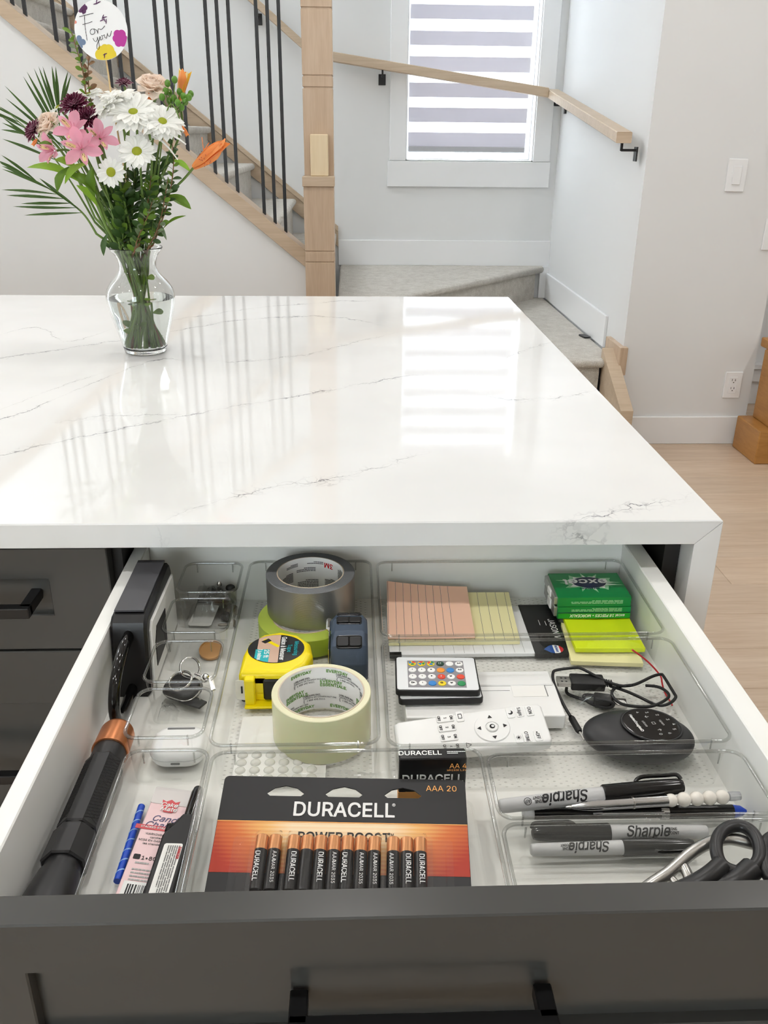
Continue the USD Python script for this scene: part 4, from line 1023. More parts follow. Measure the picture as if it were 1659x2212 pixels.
# ================================================================ back right tray: notepads and gum
pm('paper_peach', S(255, 208, 180), .7); pm('paper_yellow', S(248, 240, 184), .7); pm('paper_pale', S(244, 236, 176), .7); pm('paper_neon', S(222, 240, 10), .6); pm('pad_white', S(240, 241, 243), .7); pm('pad_black', S(22, 22, 24), .5)
def sheet(x0, x1, y0, y1, z, t, lift, bend, nx=14, ny=14, x_s=0.0):
    """A pad whose far edge curls up: lift at the back, more on one side."""
    u, v = np.meshgrid(np.linspace(0, 1, nx), np.linspace(0, 1, ny), indexing='ij')
    X, Y = x0 + (x1 - x0) * u + x_s * v, y0 + (y1 - y0) * v
    Z = z + lift * v ** 2.2 * (1 - bend * u) - bend * .0025 * np.sin(u * PI) * (.3 + v)
    topg, botg = np.stack([X, Y, Z + t], -1), np.stack([X, Y, Z], -1)
    rimm = lambda a_: np.concatenate([a_[:, 0], a_[-1, 1:], a_[-2::-1, -1], a_[0, -2::-1]])
    side = quadgrid(np.stack([rimm(botg), rimm(topg)], 1))
    f = lambda x_: z + t + lift * ((x_[1] - y0) / (y1 - y0)) ** 2.2 * (1 - bend * (x_[0] - x0) / (x1 - x0)) - bend * .0025 * np.sin((x_[0] - x0) / (x1 - x0) * PI) * (.3 + (x_[1] - y0) / (y1 - y0))
    return cat([quadgrid(topg), quadgrid(botg, flip=True), side]), f
def rule(f, x_, y0, y1, w_=.00045, x_s=0.0):
    ys = np.linspace(y0, y1, 12); v_ = (ys - ys[0]) / (ys[-1] - ys[0])
    P3 = np.array([(x_ + x_s * k, y_, f((x_, y_)) + .00015) for k, y_ in zip(v_, ys)])
    return quadgrid(np.stack([P3 - (w_ / 2, 0, 0), P3 + (w_ / 2, 0, 0)], 1), flip=True)
n1 = thing('notepad', 'white ruled notepad with a black header band under the sticky notes', 'notepad', (0, 0, 0))
obj('pages', box(-.3870, -.2215, -.0660, .0415, ZB + .0004, ZB + .0050, .0005), 'pad_white', n1)
hb = obj('header_band', box(-.2215, -.1800, -.0690, .0440, ZB + .0003, ZB + .0054, .0004), 'pad_black', n1)
obj('end_band', box(-.3870, -.3735, -.0664, -.060, ZB + .0006, ZB + .0050), 'pad_black', n1)
obj('rules', cat([box(-.2330 - i * .0115, -.2326 - i * .0115, -.064, .034, ZB + .0050, ZB + .0052) for i in range(10)]), 'ink_light', n1, smooth=False)
zt = ZB + .0056
dnp = lambda m, x_, y_, z_=zt: frame_to(m, (x_, y_, z_), (0, -1, 0), (1, 0, 0))
obj('lettering', cat([dnp(text('JASON V', .0075, .0002, anchor='l', slant=.12), -.1885, .0080), dnp(dashes(.018, .0018, 1, 3), -.1955, .003), dnp(dashes(.022, .0016, 1, 5), -.2030, .006)]), 'ink_white', hb, smooth=False)
def stroke(pts, w_, z_):
    p_ = smooth_path(np.c_[np.asarray(pts), np.zeros(len(pts))], max(20, 6 * len(pts)))
    return tube(p_ + (0, 0, z_), w_, 4)
hand = [[(0, .2), (.5, 1), (.9, .9), (.4, .2), (.3, -.4), (0, -.5)], [(.0, .5), (.8, .55)], [(1.2, .45), (1.0, .2), (1.2, 0), (1.5, .2), (1.3, .5), (1.7, .42)], [(1.9, 0), (2.0, .5), (2.3, .45)], [(3.2, 0), (3.3, .5), (3.6, .45), (3.7, 0), (3.8, .45), (4.1, .4), (4.2, 0)], [(4.6, .4), (4.5, .05), (4.8, .05), (4.8, .45), (4.6, .4)], [(5.3, 1), (5.2, .1), (5.5, .0)], [(5.1, .6), (5.6, .62)], [(5.9, 0), (6.1, .9), (6.1, .1)], [(6.5, .5), (6.6, .05), (6.9, .5), (6.8, -.4), (6.4, -.5)]]
obj('handwriting', dnp(cat([stroke(np.array(s_) * .0058, .00025, 0) for s_ in hand]), -.2395, .0310, ZB + .0053), 'ink_grey', n1)
obj('handwriting', dnp(cat([stroke(np.array(s_) * .0062, .00025, 0) for s_ in ([(0, 1), (.05, 0), (.2, .4), (.5, .45), (.6, 0)], [(1.0, .4), (.9, 0), (1.3, .05), (1.35, .45), (1.45, 0)])]), -.2520, -.013, ZB + .0053), 'ink_grey', n1)
pm('balloon_blue', S(40, 84, 160), .5)
BP = Polygon([(.0085 * math.cos(a) * 1.15 - .0, .0085 * math.sin(a)) for a in np.linspace(-PI * .78, PI * .78, 30)] + [(-.0125, 0)])
bc = lambda m, z_: mv(m, (-.1975, -.0590, zt + z_))
obj('balloon_emblem', bc(extrude(BP.intersection(sbox(-.02, -.02, -.0015, .02)), 0, .0002), 0), 'balloon_blue', hb, smooth=False)
obj('balloon_emblem', bc(extrude(BP.intersection(sbox(-.0015, -.02, .0055, .02)), 0, .0002), 0), 'ink_white', hb, smooth=False)
obj('balloon_emblem', bc(extrude(BP.intersection(sbox(.0055, -.02, .02, .02)), 0, .0002), 0), 'ink_red', hb, smooth=False)
obj('lettering', bc(frame_to(text('RE/MAX', .0026, .0002, True), (.002, 0, 0), (0, -1, 0), (1, 0, 0)), .0003), 'balloon_blue', hb, smooth=False)

n2 = thing('sticky_notes', 'large pale yellow ruled sticky pad under the peach notes', 'sticky notes', (0, 0, 0))
m, fy = sheet(-.3875, -.2360, -.0480, .0560, ZB + .0058, .0055, .010, .45, x_s=.004)
obj('pad', m, 'paper_yellow', n2, smooth=40)
obj('rules', cat([rule(fy, x_, -.0475, .0555, x_s=.004) for x_ in np.arange(-.3800, -.2420, .0115)]), 'ink_grey', n2, smooth=False)
n3 = thing('sticky_notes', 'large peach ruled sticky pad on top of the yellow one', 'sticky notes', (0, 0, 0))
m, fp_ = sheet(-.3885, -.2880, -.0460, .0580, ZB + .0135, .0035, .016, .55, x_s=.003)
obj('pad', m, 'paper_peach', n3, smooth=40)
obj('rules', cat([rule(fp_, x_, -.0455, .0575, x_s=.003) for x_ in np.arange(-.3875, -.305, .00935)]), 'ink_grey', n3, smooth=False)
n4 = thing('sticky_notes', 'pale yellow sticky pad under the neon one', 'sticky notes', (0, 0, 0))
obj('pad', mv(sheet(-.040, .040, -.040, .040, 0, .0050, .002, .3)[0], (-.1415, -.0475, ZB + .0010), rz=-4.5), 'paper_pale', n4, smooth=40)
n5 = thing('sticky_notes', 'neon yellow sticky pad in front of the green gum packs', 'sticky notes', (0, 0, 0))
obj('pad', mv(sheet(-.0395, .0395, -.038, .036, 0, .0050, .001, .4)[0], (-.1365, -.0330, ZB + .0085), rz=-1.0), 'paper_neon', n5, smooth=40)

# gum packs
pm('gum_green', S(0, 136, 66), .35); pm('gum_bright', S(24, 160, 44), .35); pm('gum_navy', S(14, 30, 66), .35); pm('foil', S(176, 176, 172), .35, metallic=.8); pm('gum_burst', S(150, 206, 160), .4)
def gum(name, label, z0, h_, top, dx=0, rz=0):
    t = thing(name, label, 'gum pack', (-.1405 + dx, .0240, z0), rz)
    w_, l_ = .0875, .0620
    obj('sleeve', hull([(-w_ / 2 + (.004 if z > 0 and y > 0 else 0) + (0 if y < 0 else -.003), y, z) for y in (-l_ / 2, l_ / 2) for z in (0, h_)] + [(w_ / 2, y, z) for y in (-l_ / 2, l_ / 2) for z in (0, h_)]), 'gum_green' , t, smooth=False)
    obj('foil_end', box(-w_ / 2 - .004, -w_ / 2 + .002, -l_ / 2 + .003, l_ / 2 - .002, .001, h_ - .001, .001), 'foil', t)
    obj('gum_piece', box(-w_ / 2 - .0055, -w_ / 2, -.012, .004, .002, h_ - .0015, .001), 'ink_white', t)
    return t, w_, l_
UP = lambda m, x_, y_, z_: frame_to(m, (x_, y_, z_), (-1, 0, 0), (0, -1, 0))       # reads from the far side
FR = lambda m, x_, y_, z_: frame_to(m, (x_, y_, z_), (-1, 0, 0), (0, 0, -1))       # front strip, upside down
Zg = ZB + .0150
g1, w_, l_ = gum('gum_pack', 'lower green gum pack lettered 18 pieces on its edge', Zg, .0155, False)
obj('edge_band', box(-w_ / 2 + .001, w_ / 2, -l_ / 2 - .0004, -l_ / 2 + .001, 0, .0073), 'gum_bright', g1, smooth=False)
obj('lettering', FR(text('excel 18 PIECES • MORCEAUX', .0036, .0002, True, slant=.15, squeeze=.9), .004, -l_ / 2 - .0005, .0038), 'ink_white', g1, smooth=False)
obj('flap_seam', box(-w_ / 2, w_ / 2, -l_ / 2 - .0006, -l_ / 2, .0074, .0079), 'gum_navy', g1, smooth=False)
obj('fine_print', cat([FR(mv(dashes(.066, .0050, 3, 21, hh=.6), (-.033, .0025, 0)), .000, -l_ / 2 - .0003, .0118)]), 'gum_burst', g1, smooth=False)
g2, w_, l_ = gum('gum_pack', 'upper green gum pack with the white starburst logo', Zg + .0162, .0120, True, dx=-.001, rz=0)
obj('fine_print', FR(mv(dashes(.068, .0050, 3, 22, hh=.6), (-.034, .0025, 0)), .000, -l_ / 2 - .0003, .0062), 'gum_burst', g2, smooth=False)
star = Polygon([((.031 if i % 2 == 0 else .021) * (1.15 + .25 * math.sin(i * 2.3)) * math.cos(2 * PI * i / 44), (.019 if i % 2 == 0 else .0135) * (1.1 + .22 * math.sin(i * 1.7)) * math.sin(2 * PI * i / 44)) for i in range(44)])
cy_ = .006
obj('starburst', UP(extrude(star, 0, .0002), .002, cy_, .0121), 'gum_burst', g2, smooth=False)
obj('starburst', UP(extrude(affinity.scale(star, .8, .8), 0, .0002), .002, cy_, .0122), 'ink_white', g2, smooth=False)
obj('oval', UP(extrude(affinity.scale(Point(0, 0).buffer(1, 24), .0205, .0135), 0, .0002), .002, cy_, .0124), 'gum_navy', g2, smooth=False)
obj('lettering', UP(text('excel', .0125, .0002, True, slant=.08, squeeze=1.25), -.002, cy_ + .001, .0128), 'ink_white', g2, smooth=False)
obj('lettering', UP(mv(text('SPEARMINT', .0028, .0002, True, squeeze=1.1), (0, 0, 0)), -.001, cy_ - .0150, .0126), 'gum_navy', g2, smooth=False)

# ================================================================ middle right tray: remotes, box, cable, keypad
pm('remote_face', S(232, 234, 236), .3); pm('key_grey', S(140, 138, 142), .5); pm('key_orange', S(240, 150, 40), .4); pm('key_blue', S(40, 130, 205), .4); pm('key_red', S(226, 70, 44), .4); pm('key_green', S(30, 140, 80), .4); pm('key_yellow', S(244, 214, 20), .4); pm('key_dark', S(24, 60, 44), .4)
wb = thing('white_box', 'flat white electronics box under the two card remotes', 'box', (0, 0, 0))
bx0, bx1, by0, by1 = -.3765, -.2170, -.1965, -.1190
obj('case', slab(rrect(bx1 - bx0, by1 - by0, .002, cx=(bx0 + bx1) / 2, cy=(by0 + by1) / 2), ZB + .0003, ZB + .0160, .0012), 'white_plastic', wb)
obj('raised_lid', box(bx0 + .002, bx1 - .002, by1 - .0260, by1 - .001, ZB + .0155, ZB + .0176, .001), 'white_plastic', wb)
obj('label_tile', box(-.2640, -.2285, -.1640, -.1440, ZB + .0159, ZB + .0164, .0002), 'paper_white', wb)
obj('slit', cat([box(-.2288, -.2280, -.1640, -.1440, ZB + .0159, ZB + .0167), box(-.3300, -.2660, -.1530, -.1524, ZB + .0159, ZB + .0161)]), 'ink_grey', wb, smooth=False)
def card_remote(name, label, loc, rz, keys=True):
    t = thing(name, label, 'remote control', loc, rz)
    obj('case', slab(rrect(.0855, .0615, .004), 0, .0068, .0012), 'black_plastic', t)
    obj('face', slab(rrect(.0825, .0585, .003), .0066, .0072, .0002), 'remote_face', t)
    obj('key_panel', box(-.0300, .0290, -.0255, .0225, .0071, .0074), 'key_grey', t, smooth=False)
    col = [['key_rb', 'key_rb', 'key_rb', 'key_dark', 'ink_white', 'ink_white'], ['ink_white'] * 3 + ['key_orange', 'key_blue', 'ink_white'], ['ink_white'] * 3 + ['key_red', 'ink_white', 'key_red'], ['ink_white', 'ink_white', 'key_blue', 'key_yellow', 'ink_white', 'key_green']]
    sym = [['', '', '', '::', '', '1'], ['-', '-', '•', '', '', '2'], ['-', '-', '•', '~', '»', ''], ['Δ', '-', '', 'o', '»', '']]
    for r in range(4):
        for c_ in range(6):
            x_, y_ = -.0250 + c_ * .00985, .0165 - r * .0118
            cc = col[r][c_]
            if cc == 'key_rb':
                k = obj('button', mv(turned([(.0042, 0), (.0040, .0008), (.0034, .0011)], 20), (x_, y_, .0073)), 'key_yellow', t)
                for i, q in enumerate(('key_red', 'key_blue', 'key_green')):
                    a_ = np.linspace(i * 2 * PI / 3 + c_, (i + 1) * 2 * PI / 3 - .6 + c_, 8)
                    obj('colour_wedge', mv(extrude(Polygon([(0, 0)] + [(.0034 * math.cos(s_), .0034 * math.sin(s_)) for s_ in a_]), 0, .0002), (x_, y_, .0084)), q, k, smooth=False)
            else:
                k = obj('button', mv(turned([(.0042, 0), (.0040, .0008), (.0034, .0011)], 20), (x_, y_, .0073)), cc, t)
            s_ = sym[r][c_]
            if s_: obj('symbol', frame_to(text(s_, .0034, .0002, True), (x_, y_, .0085), (0, -1, 0), (1, 0, 0)), 'ink_white' if cc in ('key_dark', 'key_red') else 'ink_black', k, smooth=False)
    return t
ctr = lambda *p, z: np.mean([at(a, b, z=z) for a, b in p], 0)
c1_ = ctr((855, 1526), (1040, 1522), z=.7996); 
r1 = card_remote('card_remote', 'lower white-faced card remote peeking out under the other', (-.3405, -.1480, ZB + .0182), 0.8)
dup(r1, 'upper white-faced card remote with coloured round buttons', (-.3420, -.1445, ZB + .0258), -2.0)

rm = thing('fan_remote', 'long white remote with a round arrow pad beside the white box', 'remote control', (0, 0, 0))
q0, q1, q2 = at(856, 1590, z=.796), at(1178, 1553, z=.806), at(1188, 1600, z=.796)
RX = q1 - q0; RL = .150; RX = RX / np.linalg.norm(RX)
RY = np.array([.10, .95, .22]); RY = RY - RX * (RX @ RY); RY /= np.linalg.norm(RY)
rc = np.mean([at(853, 1566, z=.802), at(1166, 1530, z=.811), at(1190, 1590, z=.801), at(862, 1625, z=.788)], 0)
onr = lambda m, x_=0, y_=0, z_=0: frame_to(mv(m, (x_, y_, z_)), rc, RX, RY)
hw = np.array([(.073, .0200), (.070, .0235), (.05, .0245), (-.068, .0205), (-.0725, .017), (-.0725, -.017), (-.068, -.0205), (.05, -.0245), (.070, -.0235), (.073, -.0200)])
obj('case', onr(slab(hw[::-1], -.0125, 0, .003, 4)), 'white_plastic', rm, smooth=40)
obj('arrow_pad', onr(lathe([(.0065, -.0005), (.0065, .0012), (.0072, .0014), (.0165, .0012), (.0175, -.0005)], 48), .020, 0), 'white_plastic', rm)
obj('pad_button', onr(turned([(.0055, -.0005), (.0055, .0016), (.0048, .0022)], 32), .020, 0), 'white_plastic', rm)
tri = Polygon([(-.0022, -.0014), (.0022, -.0014), (0, .0022)])
obj('arrows', cat([onr(mv(extrude(tri, 0, .0002), (0, 0, 0), rz=a_), .020 + .0122 * -math.sin(math.radians(a_)), .0122 * math.cos(math.radians(a_)), .0014) for a_ in (0, 90, 180, 270)]), 'ink_black', rm, smooth=False)
rd = lambda s_, h_, b=True, sq=.9: frame_to(text(s_, h_, .0002, b, squeeze=sq), (0, 0, 0), (0, -1, 0), (1, 0, 0))
for i in range(4):
    kb = obj('button', onr(slab(rrect(.0170, .0088, .0015), -.0005, .0010, .0004), -.0225, .0172 - i * .0114), 'white_plastic', rm)
    obj('symbol', cat([onr(rd('OFF', .0026), -.0285, .0172 - i * .0114, .0011), onr(rd(str(i + 1), .0026, False), -.0225, .0172 - i * .0114, .0011), onr(rd('ON', .0026), -.0165, .0172 - i * .0114, .0011)]), 'ink_black', kb, smooth=False)
for (x_, y_, s_, h_) in ((.0410, .0150, '☾', .0050), (.0500, .0150, 'S.light', .0032), (.0600, .0150, '○ON', .0034), (.0420, -.0155, '☀', .0045), (.0500, -.0155, '○TIME', .0032), (.0605, -.0155, '•OFF', .0034), (-.0080, .0175, '▭', .0042), (-.0060, -.0175, '△', .0040)):
    kb = obj('button', onr(slab(rrect(.0074, .0125, .0015), -.0005, .0008, .0003), x_, y_), 'white_plastic', rm)
    if s_ == '☾':
        g_ = Point(0, 0).buffer(.0024).difference(Point(-.001, .001).buffer(.0020)); obj('symbol', onr(extrude(g_, 0, .0002), x_, y_, .0009), 'ink_black', kb, smooth=False)
    elif s_ == '☀':
        obj('symbol', cat([onr(extrude(Point(0, 0).buffer(.0011), 0, .0002), x_, y_, .0009)] + [onr(mv(box(.0016, .0024, -.0002, .0002, 0, .0002), rz=a_), x_, y_, .0009) for a_ in range(0, 360, 45)]), 'ink_black', kb, smooth=False)
    elif s_ in '▭△':
        g_ = sbox(-.0014, -.0024, .0014, .0024) if s_ == '▭' else Polygon([(-.0018, -.0024), (-.0018, .0024), (.0022, 0)])
        obj('symbol', onr(extrude(g_.buffer(.0005).difference(g_), 0, .0002), x_, y_, .0009), 'ink_black', kb, smooth=False)
    else:
        obj('symbol', onr(rd(s_, h_, False, .8), x_, y_, .0009), 'ink_black', kb, smooth=False)
obj('symbol', onr(extrude(Point(0, 0).buffer(.0026).difference(Point(.0006, .0004).buffer(.0015)), 0, .0002), .020, 0, .0023), 'ink_black', rm, smooth=False)

# usb cable
us = thing('usb_cable', 'black charging cable with a USB plug and a thin round plug', 'cable', (0, 0, 0))
zu = ZB + .0115
U0 = at(1268, 1473, z=zu + .004)
uxv = np.array([1.0, -.06, -.02]); uyv = np.array([.06, 1.0, .0])
onu = lambda m, x_=0, y_=0, z_=0: frame_to(mv(m, (x_, y_, z_)), U0, uxv, uyv)
obj('usb_plug', onu(slab(rrect(.0150, .0135, .0012), -.0030, .0016, .0005), -.0245, 0), 'steel', us, label='silver USB plug')
obj('usb_holes', onu(cat([box(a_ - .0010, a_ + .0010, b_ - .0010, b_ + .0010, .0015, .00175) for a_ in (-.0270, -.0225) for b_ in (-.003, .003)])), 'ink_black', us, smooth=False)
obj('plug_body', onu(slab(rrect(.0355, .0195, .002), -.0052, .0040, .0012), 0, 0), 'black_plastic', us)
obj('strain_relief', onu(cat([slab(rrect(.0013, .0080 - .0006 * i, .001), -.0035, .0025, .0004) if False else mv(slab(rrect(.0013, .0080 - .0007 * i, .0005), -.0032, .0022, .0004), (.0190 + i * .0022, 0, 0)) for i in range(4)])), 'rubber_black', us)
cpx = [(1318, 1482, .004), (1352, 1493, .004), (1392, 1511, .005), (1428, 1524, .013), (1455, 1513, .013), (1461, 1485, .012), (1445, 1460, .011), (1424, 1457, .010), (1395, 1468, .009), (1366, 1480, .009), (1335, 1480, .009), (1292, 1463, .012), (1262, 1447, .015), (1236, 1439, .015), (1205, 1441, .013), (1194, 1458, .010), (1203, 1492, .006), (1220, 1527, .004), (1232, 1547, .0035)]
cp = smooth_path([at(a, b, z=ZB + c_ + .0075) for a, b, c_ in cpx], 140)
cp[:, 1] = np.minimum(cp[:, 1], -.1225); cp[:, 0] = np.minimum(cp[:, 0], -.0985)
obj('cable', tube(cp, .0016, 8), 'rubber_black', us, smooth=60)
c2p = smooth_path([at(a, b, z=ZB + c_ + .006) for a, b, c_ in ((1367, 1480, .0135), (1330, 1486, .006), (1322, 1500, .0045), (1338, 1518, .005), (1372, 1526, .014), (1404, 1526, .0165), (1436, 1513, .012), (1444, 1499, .008), (1425, 1485, .007), (1395, 1481, .008))], 80)
obj('cable', tube(c2p, .0016, 8), 'rubber_black', us, smooth=60)
e0, e1_, e2_ = at(1232, 1547, z=ZB + .0045), at(1252, 1581, z=ZB + .0035), at(1262, 1599, z=ZB + .003)
obj('barrel', tube([e0, e0 + (e1_ - e0) * .15, e1_ - (e1_ - e0) * .1, e1_], [.0018, .0034, .0034, .0026], 12), 'rubber_black', us)
obj('barrel_tip', tube([e1_, e2_], [.0014, .0012], 10), 'steel', us)
# second cable bundled in plastic
u2 = thing('bundled_cable', 'black cable bundle wrapped in clear plastic behind the keypad remote', 'cable', (0, 0, 0))
bp = [at(a, b, z=ZB + c_) for a, b, c_ in ((1224, 1486, .002), (1226, 1498, .003), (1250, 1508, .004), (1300, 1520, .005), (1330, 1512, .006), (1300, 1505, .008), (1262, 1502, .005), (1270, 1516, .004), (1318, 1528, .0045), (1325, 1520, .009), (1285, 1510, .010))]
obj('cable', tube(smooth_path(bp, 90), .0017, 7), 'rubber_black', u2, smooth=60)
uc = at(1337, 1523, z=ZB + .003)
obj('usb_plug', mv(slab(rrect(.015, .012, .001), 0, .0045, .0005), uc, rz=-8), 'steel', u2)
obj('plug_body', mv(slab(rrect(.018, .015, .002), 0, .0075, .001), uc - (.0165, -.004, 0), rz=-14), 'black_plastic', u2)
obj('wrapper', mv(crumple(.046, .026, .015, 11, 22, 18), at(1292, 1512, z=ZB + .0005), rz=-12), 'bag_plastic', u2, smooth=40)
zb = thing('zip_bag', 'clear zip bag with a red zip line behind the keypad remote', 'plastic bag', (0, 0, 0))
zp = [at(a, b, z=ZB + c_) for a, b, c_ in ((1366, 1404, .050), (1412, 1442, .022), (1448, 1490, .004), (1466, 1518, .004), (1475, 1524, .003))]
zl = smooth_path(zp, 30)
zl[:, 1] = np.minimum(zl[:, 1], -.1225); zl[:, 0] = np.minimum(zl[:, 0], -.0975)
obj('zip_line', tube(zl, .0009, 6), 'ink_red', zb, label='red zip line')
gx, gy = np.meshgrid(np.linspace(0, 1, 26), np.linspace(0, 1, 20), indexing='ij')
e_a, e_b = zl[0], zl[-1]
base = e_a + gx[..., None] * (e_b - e_a)
off = np.array([-.085, -.012, -.022])
Pz = base + gy[..., None] * off * (1 - .35 * gx[..., None])
nz_ = meshkit.fbm(np.stack([gx * 6, gy * 6, gx * 0], -1), 4, 5) - .5
Pz[..., 1] = np.minimum(Pz[..., 1], -.1235)
Pz[..., 2] = np.maximum(Pz[..., 2] + nz_ * .012 * np.maximum(np.sin(gy * PI), 0) ** .5, ZB + .0006)
Pz[..., 2] = np.where(Pz[..., 1] < -.130, np.minimum(Pz[..., 2], ZB + .0045), Pz[..., 2]); Pz[..., 0] = np.minimum(Pz[..., 0], -.0975)
obj('bag', quadgrid(Pz), 'bag_plastic', zb, smooth=50)

# keypad remote: a black pebble with a dark glass keypad
kp = thing('keypad_remote', 'black pebble-shaped remote with a round numbered keypad', 'remote control', (-.1545, -.2290, ZB), -8)
u, v = np.meshgrid(np.linspace(0, 2 * PI, 56, endpoint=False), np.linspace(-1, 1, 30), indexing='ij')
zz = np.sign(v) * np.abs(v)
rr = np.sqrt(np.maximum(1 - np.abs(v) ** 2.6, 0)) ** .92
Xk = .0525 * rr * np.cos(u) * (1 + .0 * v); Yk =   .0345 * rr * np.sin(u) * (1 + .06 * np.cos(u))
Zk = np.where(v > 0, .0150 * v ** 1.0, .0145 * v) + .0148 + np.where(v > 0, .0025 * np.cos(u) * rr * 0, 0)
Zk = Zk + .020 * 0
obj('case', quadgrid(np.stack([Xk, Yk, Zk], -1), closed_u=True), 'black_soft', kp, smooth=80)
kt = lambda m, x_=0, y_=0, z_=0: mv(mv(m, (x_, y_, z_)), (.011, .0005, .0292), ry=3)
ell = lambda a_, b_: np.array([(a_ * math.cos(s_), b_ * math.sin(s_)) for s_ in np.linspace(0, 2 * PI, 48, endpoint=False)])
pad = obj('keypad', kt(slab(ell(.0275, .0235), -.004, .0006, .0008)), 'gloss_black', kp, smooth=50)
obj('keypad_ring', kt(tube(np.c_[ell(.0283, .0243), np.full(48, -.0002)], .0011, 8, closed=True)), 'black_plastic', kp, smooth=60)
tx = lambda s_, h_, x_, y_: kt(frame_to(text(s_, h_, .0002), (0, 0, 0), (.35, -1, 0), (1, .35, 0)), x_, y_, .0007)
obj('characters', cat([tx(s_, h_, x_, y_) for s_, h_, x_, y_ in (('4', .0028, -.0110, .0165), ('1', .0032, -.0015, .0180), ('2', .0032, .0080, .0160), ('3', .0032, .0170, .0105), ('4', .0032, .0215, .0040), ('5', .0032, .0205, -.0040), ('6', .0032, .0150, -.0110), ('0', .0032, .0060, -.0140), ('↓', .0040, -.0030, .0110), ('↑', .0040, .0060, -.0075), ('□', .0034, .0020, .0020), ('open', .0026, .0105, .0045), ('close', .0026, -.0065, -.0005))]), 'ink_light', pad, smooth=False)
obj('lettering', kt(frame_to(cat([text('HunterDouglas', .0028, .0002, True, squeeze=.85), mv(extrude(Point(0, 0).buffer(.0016).difference(Point(0, 0).buffer(.0009)), 0, .0002), (.0125, 0, 0))]), (0, 0, 0), (.35, -1, 0), (1, .35, 0)), -.0150, .0005, .0007), 'ink_white', pad, smooth=False)
# ================================================================ wide front tray: battery packs
pm('card_black', S(28, 28, 30), .38); pm('box_black', S(20, 20, 21), .25); pm('print_orange', S(246, 176, 96), .45); pm('battery_black', S(30, 30, 32), .25); pm('copper_top', S(214, 152, 104), .28, metallic=.7)
mat('card_sunset', {'tc': ('texture_coordinate', {}), 's': ('separate_xyz', {}), 'ab': ('math', {'math_type': 'absolute'}), 'w': ('wave_texture', {'scale': 92.0, 'bands_direction': 'y', 'profile': 'sine'}), 'mp': ('map_range', {'from_min': .040, 'from_max': .105, 'to_min': 0.0, 'to_max': .75, 'clamp': True}),
                    'my': ('map_range', {'from_min': -.0845, 'from_max': -.046, 'to_min': .48, 'to_max': 0.0, 'clamp': True}), 'ad': ('math', {'math_type': 'add'}), 'wv': ('math', {'math_type': 'multiply_add', 'value2': .10}),
                    'r': ('rgb_ramp', {'ramp': [(0.0, S(252, 232, 196)), (.3, S(244, 188, 112)), (.6, S(222, 120, 60)), (1.0, S(184, 52, 28))]}), 'p': ('principled_bsdf', {'roughness': .35})},
    [('tc.object', 's.vector'), ('tc.object', 'w.vector'), ('s.x', 'ab.value1'), ('ab.value', 'mp.value'), ('s.y', 'my.value'), ('mp.result', 'ad.value1'), ('my.result', 'ad.value2'), ('w.fac', 'wv.value1'), ('ad.value', 'wv.value3'), ('wv.value', 'r.fac'), ('r.color', 'p.base_color')])
ab = thing('battery_box', 'small black carton of AA batteries standing behind the large battery card', 'battery pack', (-.3615, -.3068, ZB + .0003))
bw, bd_, bh = .0575, .0130, .0610
obj('carton', box(-bw / 2, bw / 2, -bd_ / 2, bd_ / 2, 0, bh, .0008), 'box_black', ab)
obj('copper_band', box(-bw / 2 - .0002, bw / 2 + .0002, -bd_ / 2 - .0002, bd_ / 2 + .0002, .004, .026), 'print_orange', ab, smooth=False)
obj('tuck_flap', box(-bw / 2 + .001, bw / 2 - .001, -bd_ / 2, bd_ / 2 - .0004, bh, bh + .0007, .0003), 'box_black', ab)
fr_ = lambda m, x_, z_: frame_to(m, (x_, -bd_ / 2 - .0002, z_), (1, 0, 0), (0, 0, 1))
tp_ = lambda m, x_, y_: frame_to(m, (x_, y_, bh + .0008), (1, 0, 0), (0, 1, 0))
obj('lettering', cat([tp_(text('DURACELL', .0052, .0002, True), -.0105, .0005), tp_(dashes(.017, .004, 2, 8), .0125, .0025), fr_(text('DURACELL', .0078, .0002, True, squeeze=.95), .0005, .0405)]), 'ink_white', ab, smooth=False)
obj('lettering', cat([fr_(text('AA 4', .0048, .0002), .0215, .0535), fr_(text('MN1500 1,5V', .0018, .0002), .0205, .0490)]), 'print_orange', ab, smooth=False)
obj('lettering', fr_(text('POWER', .0050, .0002, True), .005, .0150), 'ink_black', ab, smooth=False)

# the large card, leaning from the tray bottom up to the carton
ca, cb2 = at(745, 1680, z=.8175), None
ang = math.atan2(.8175 - .7785, .3180 - .4450 + .254 - .0)   # rise towards the back
ang = math.atan2(.0385, .1270)
CX = np.array([1.0, -.052, 0]); CX /= np.linalg.norm(CX)
CY_ = np.array([.052 * math.cos(ang), math.cos(ang), math.sin(ang)])
CT = np.array([-.4360, -.3170, .8200])   # middle of the card's top edge
X_ = CX; Y_ = CY_ - X_ * (X_ @ CY_); Y_ /= np.linalg.norm(Y_); Z_ = np.cross(X_, Y_)
mt = np.eye(4); mt[:3, 0], mt[:3, 1], mt[:3, 2], mt[:3, 3] = X_, Y_, Z_, CT
bp_ = thing('battery_card', 'large black and orange card of AAA batteries in a clear blister', 'battery pack', mtx=mt)
CWd, CH = .2025, .1290
hexo = lambda x_: Polygon([(x_ - .0145, -.0155), (x_ - .009, -.0112), (x_, -.0090), (x_ + .009, -.0112), (x_ + .0145, -.0155), (x_ + .0125, -.0172), (x_ - .0125, -.0172)]).buffer(.0008)
plate = Polygon(rrect(CWd, CH, .004, 5, 0, -CH / 2))
for x_ in (-.0485, .0, .0490): plate = plate.difference(hexo(x_))
obj('card', extrude(plate, -.0006, .0006), 'card_black', bp_, smooth=False)
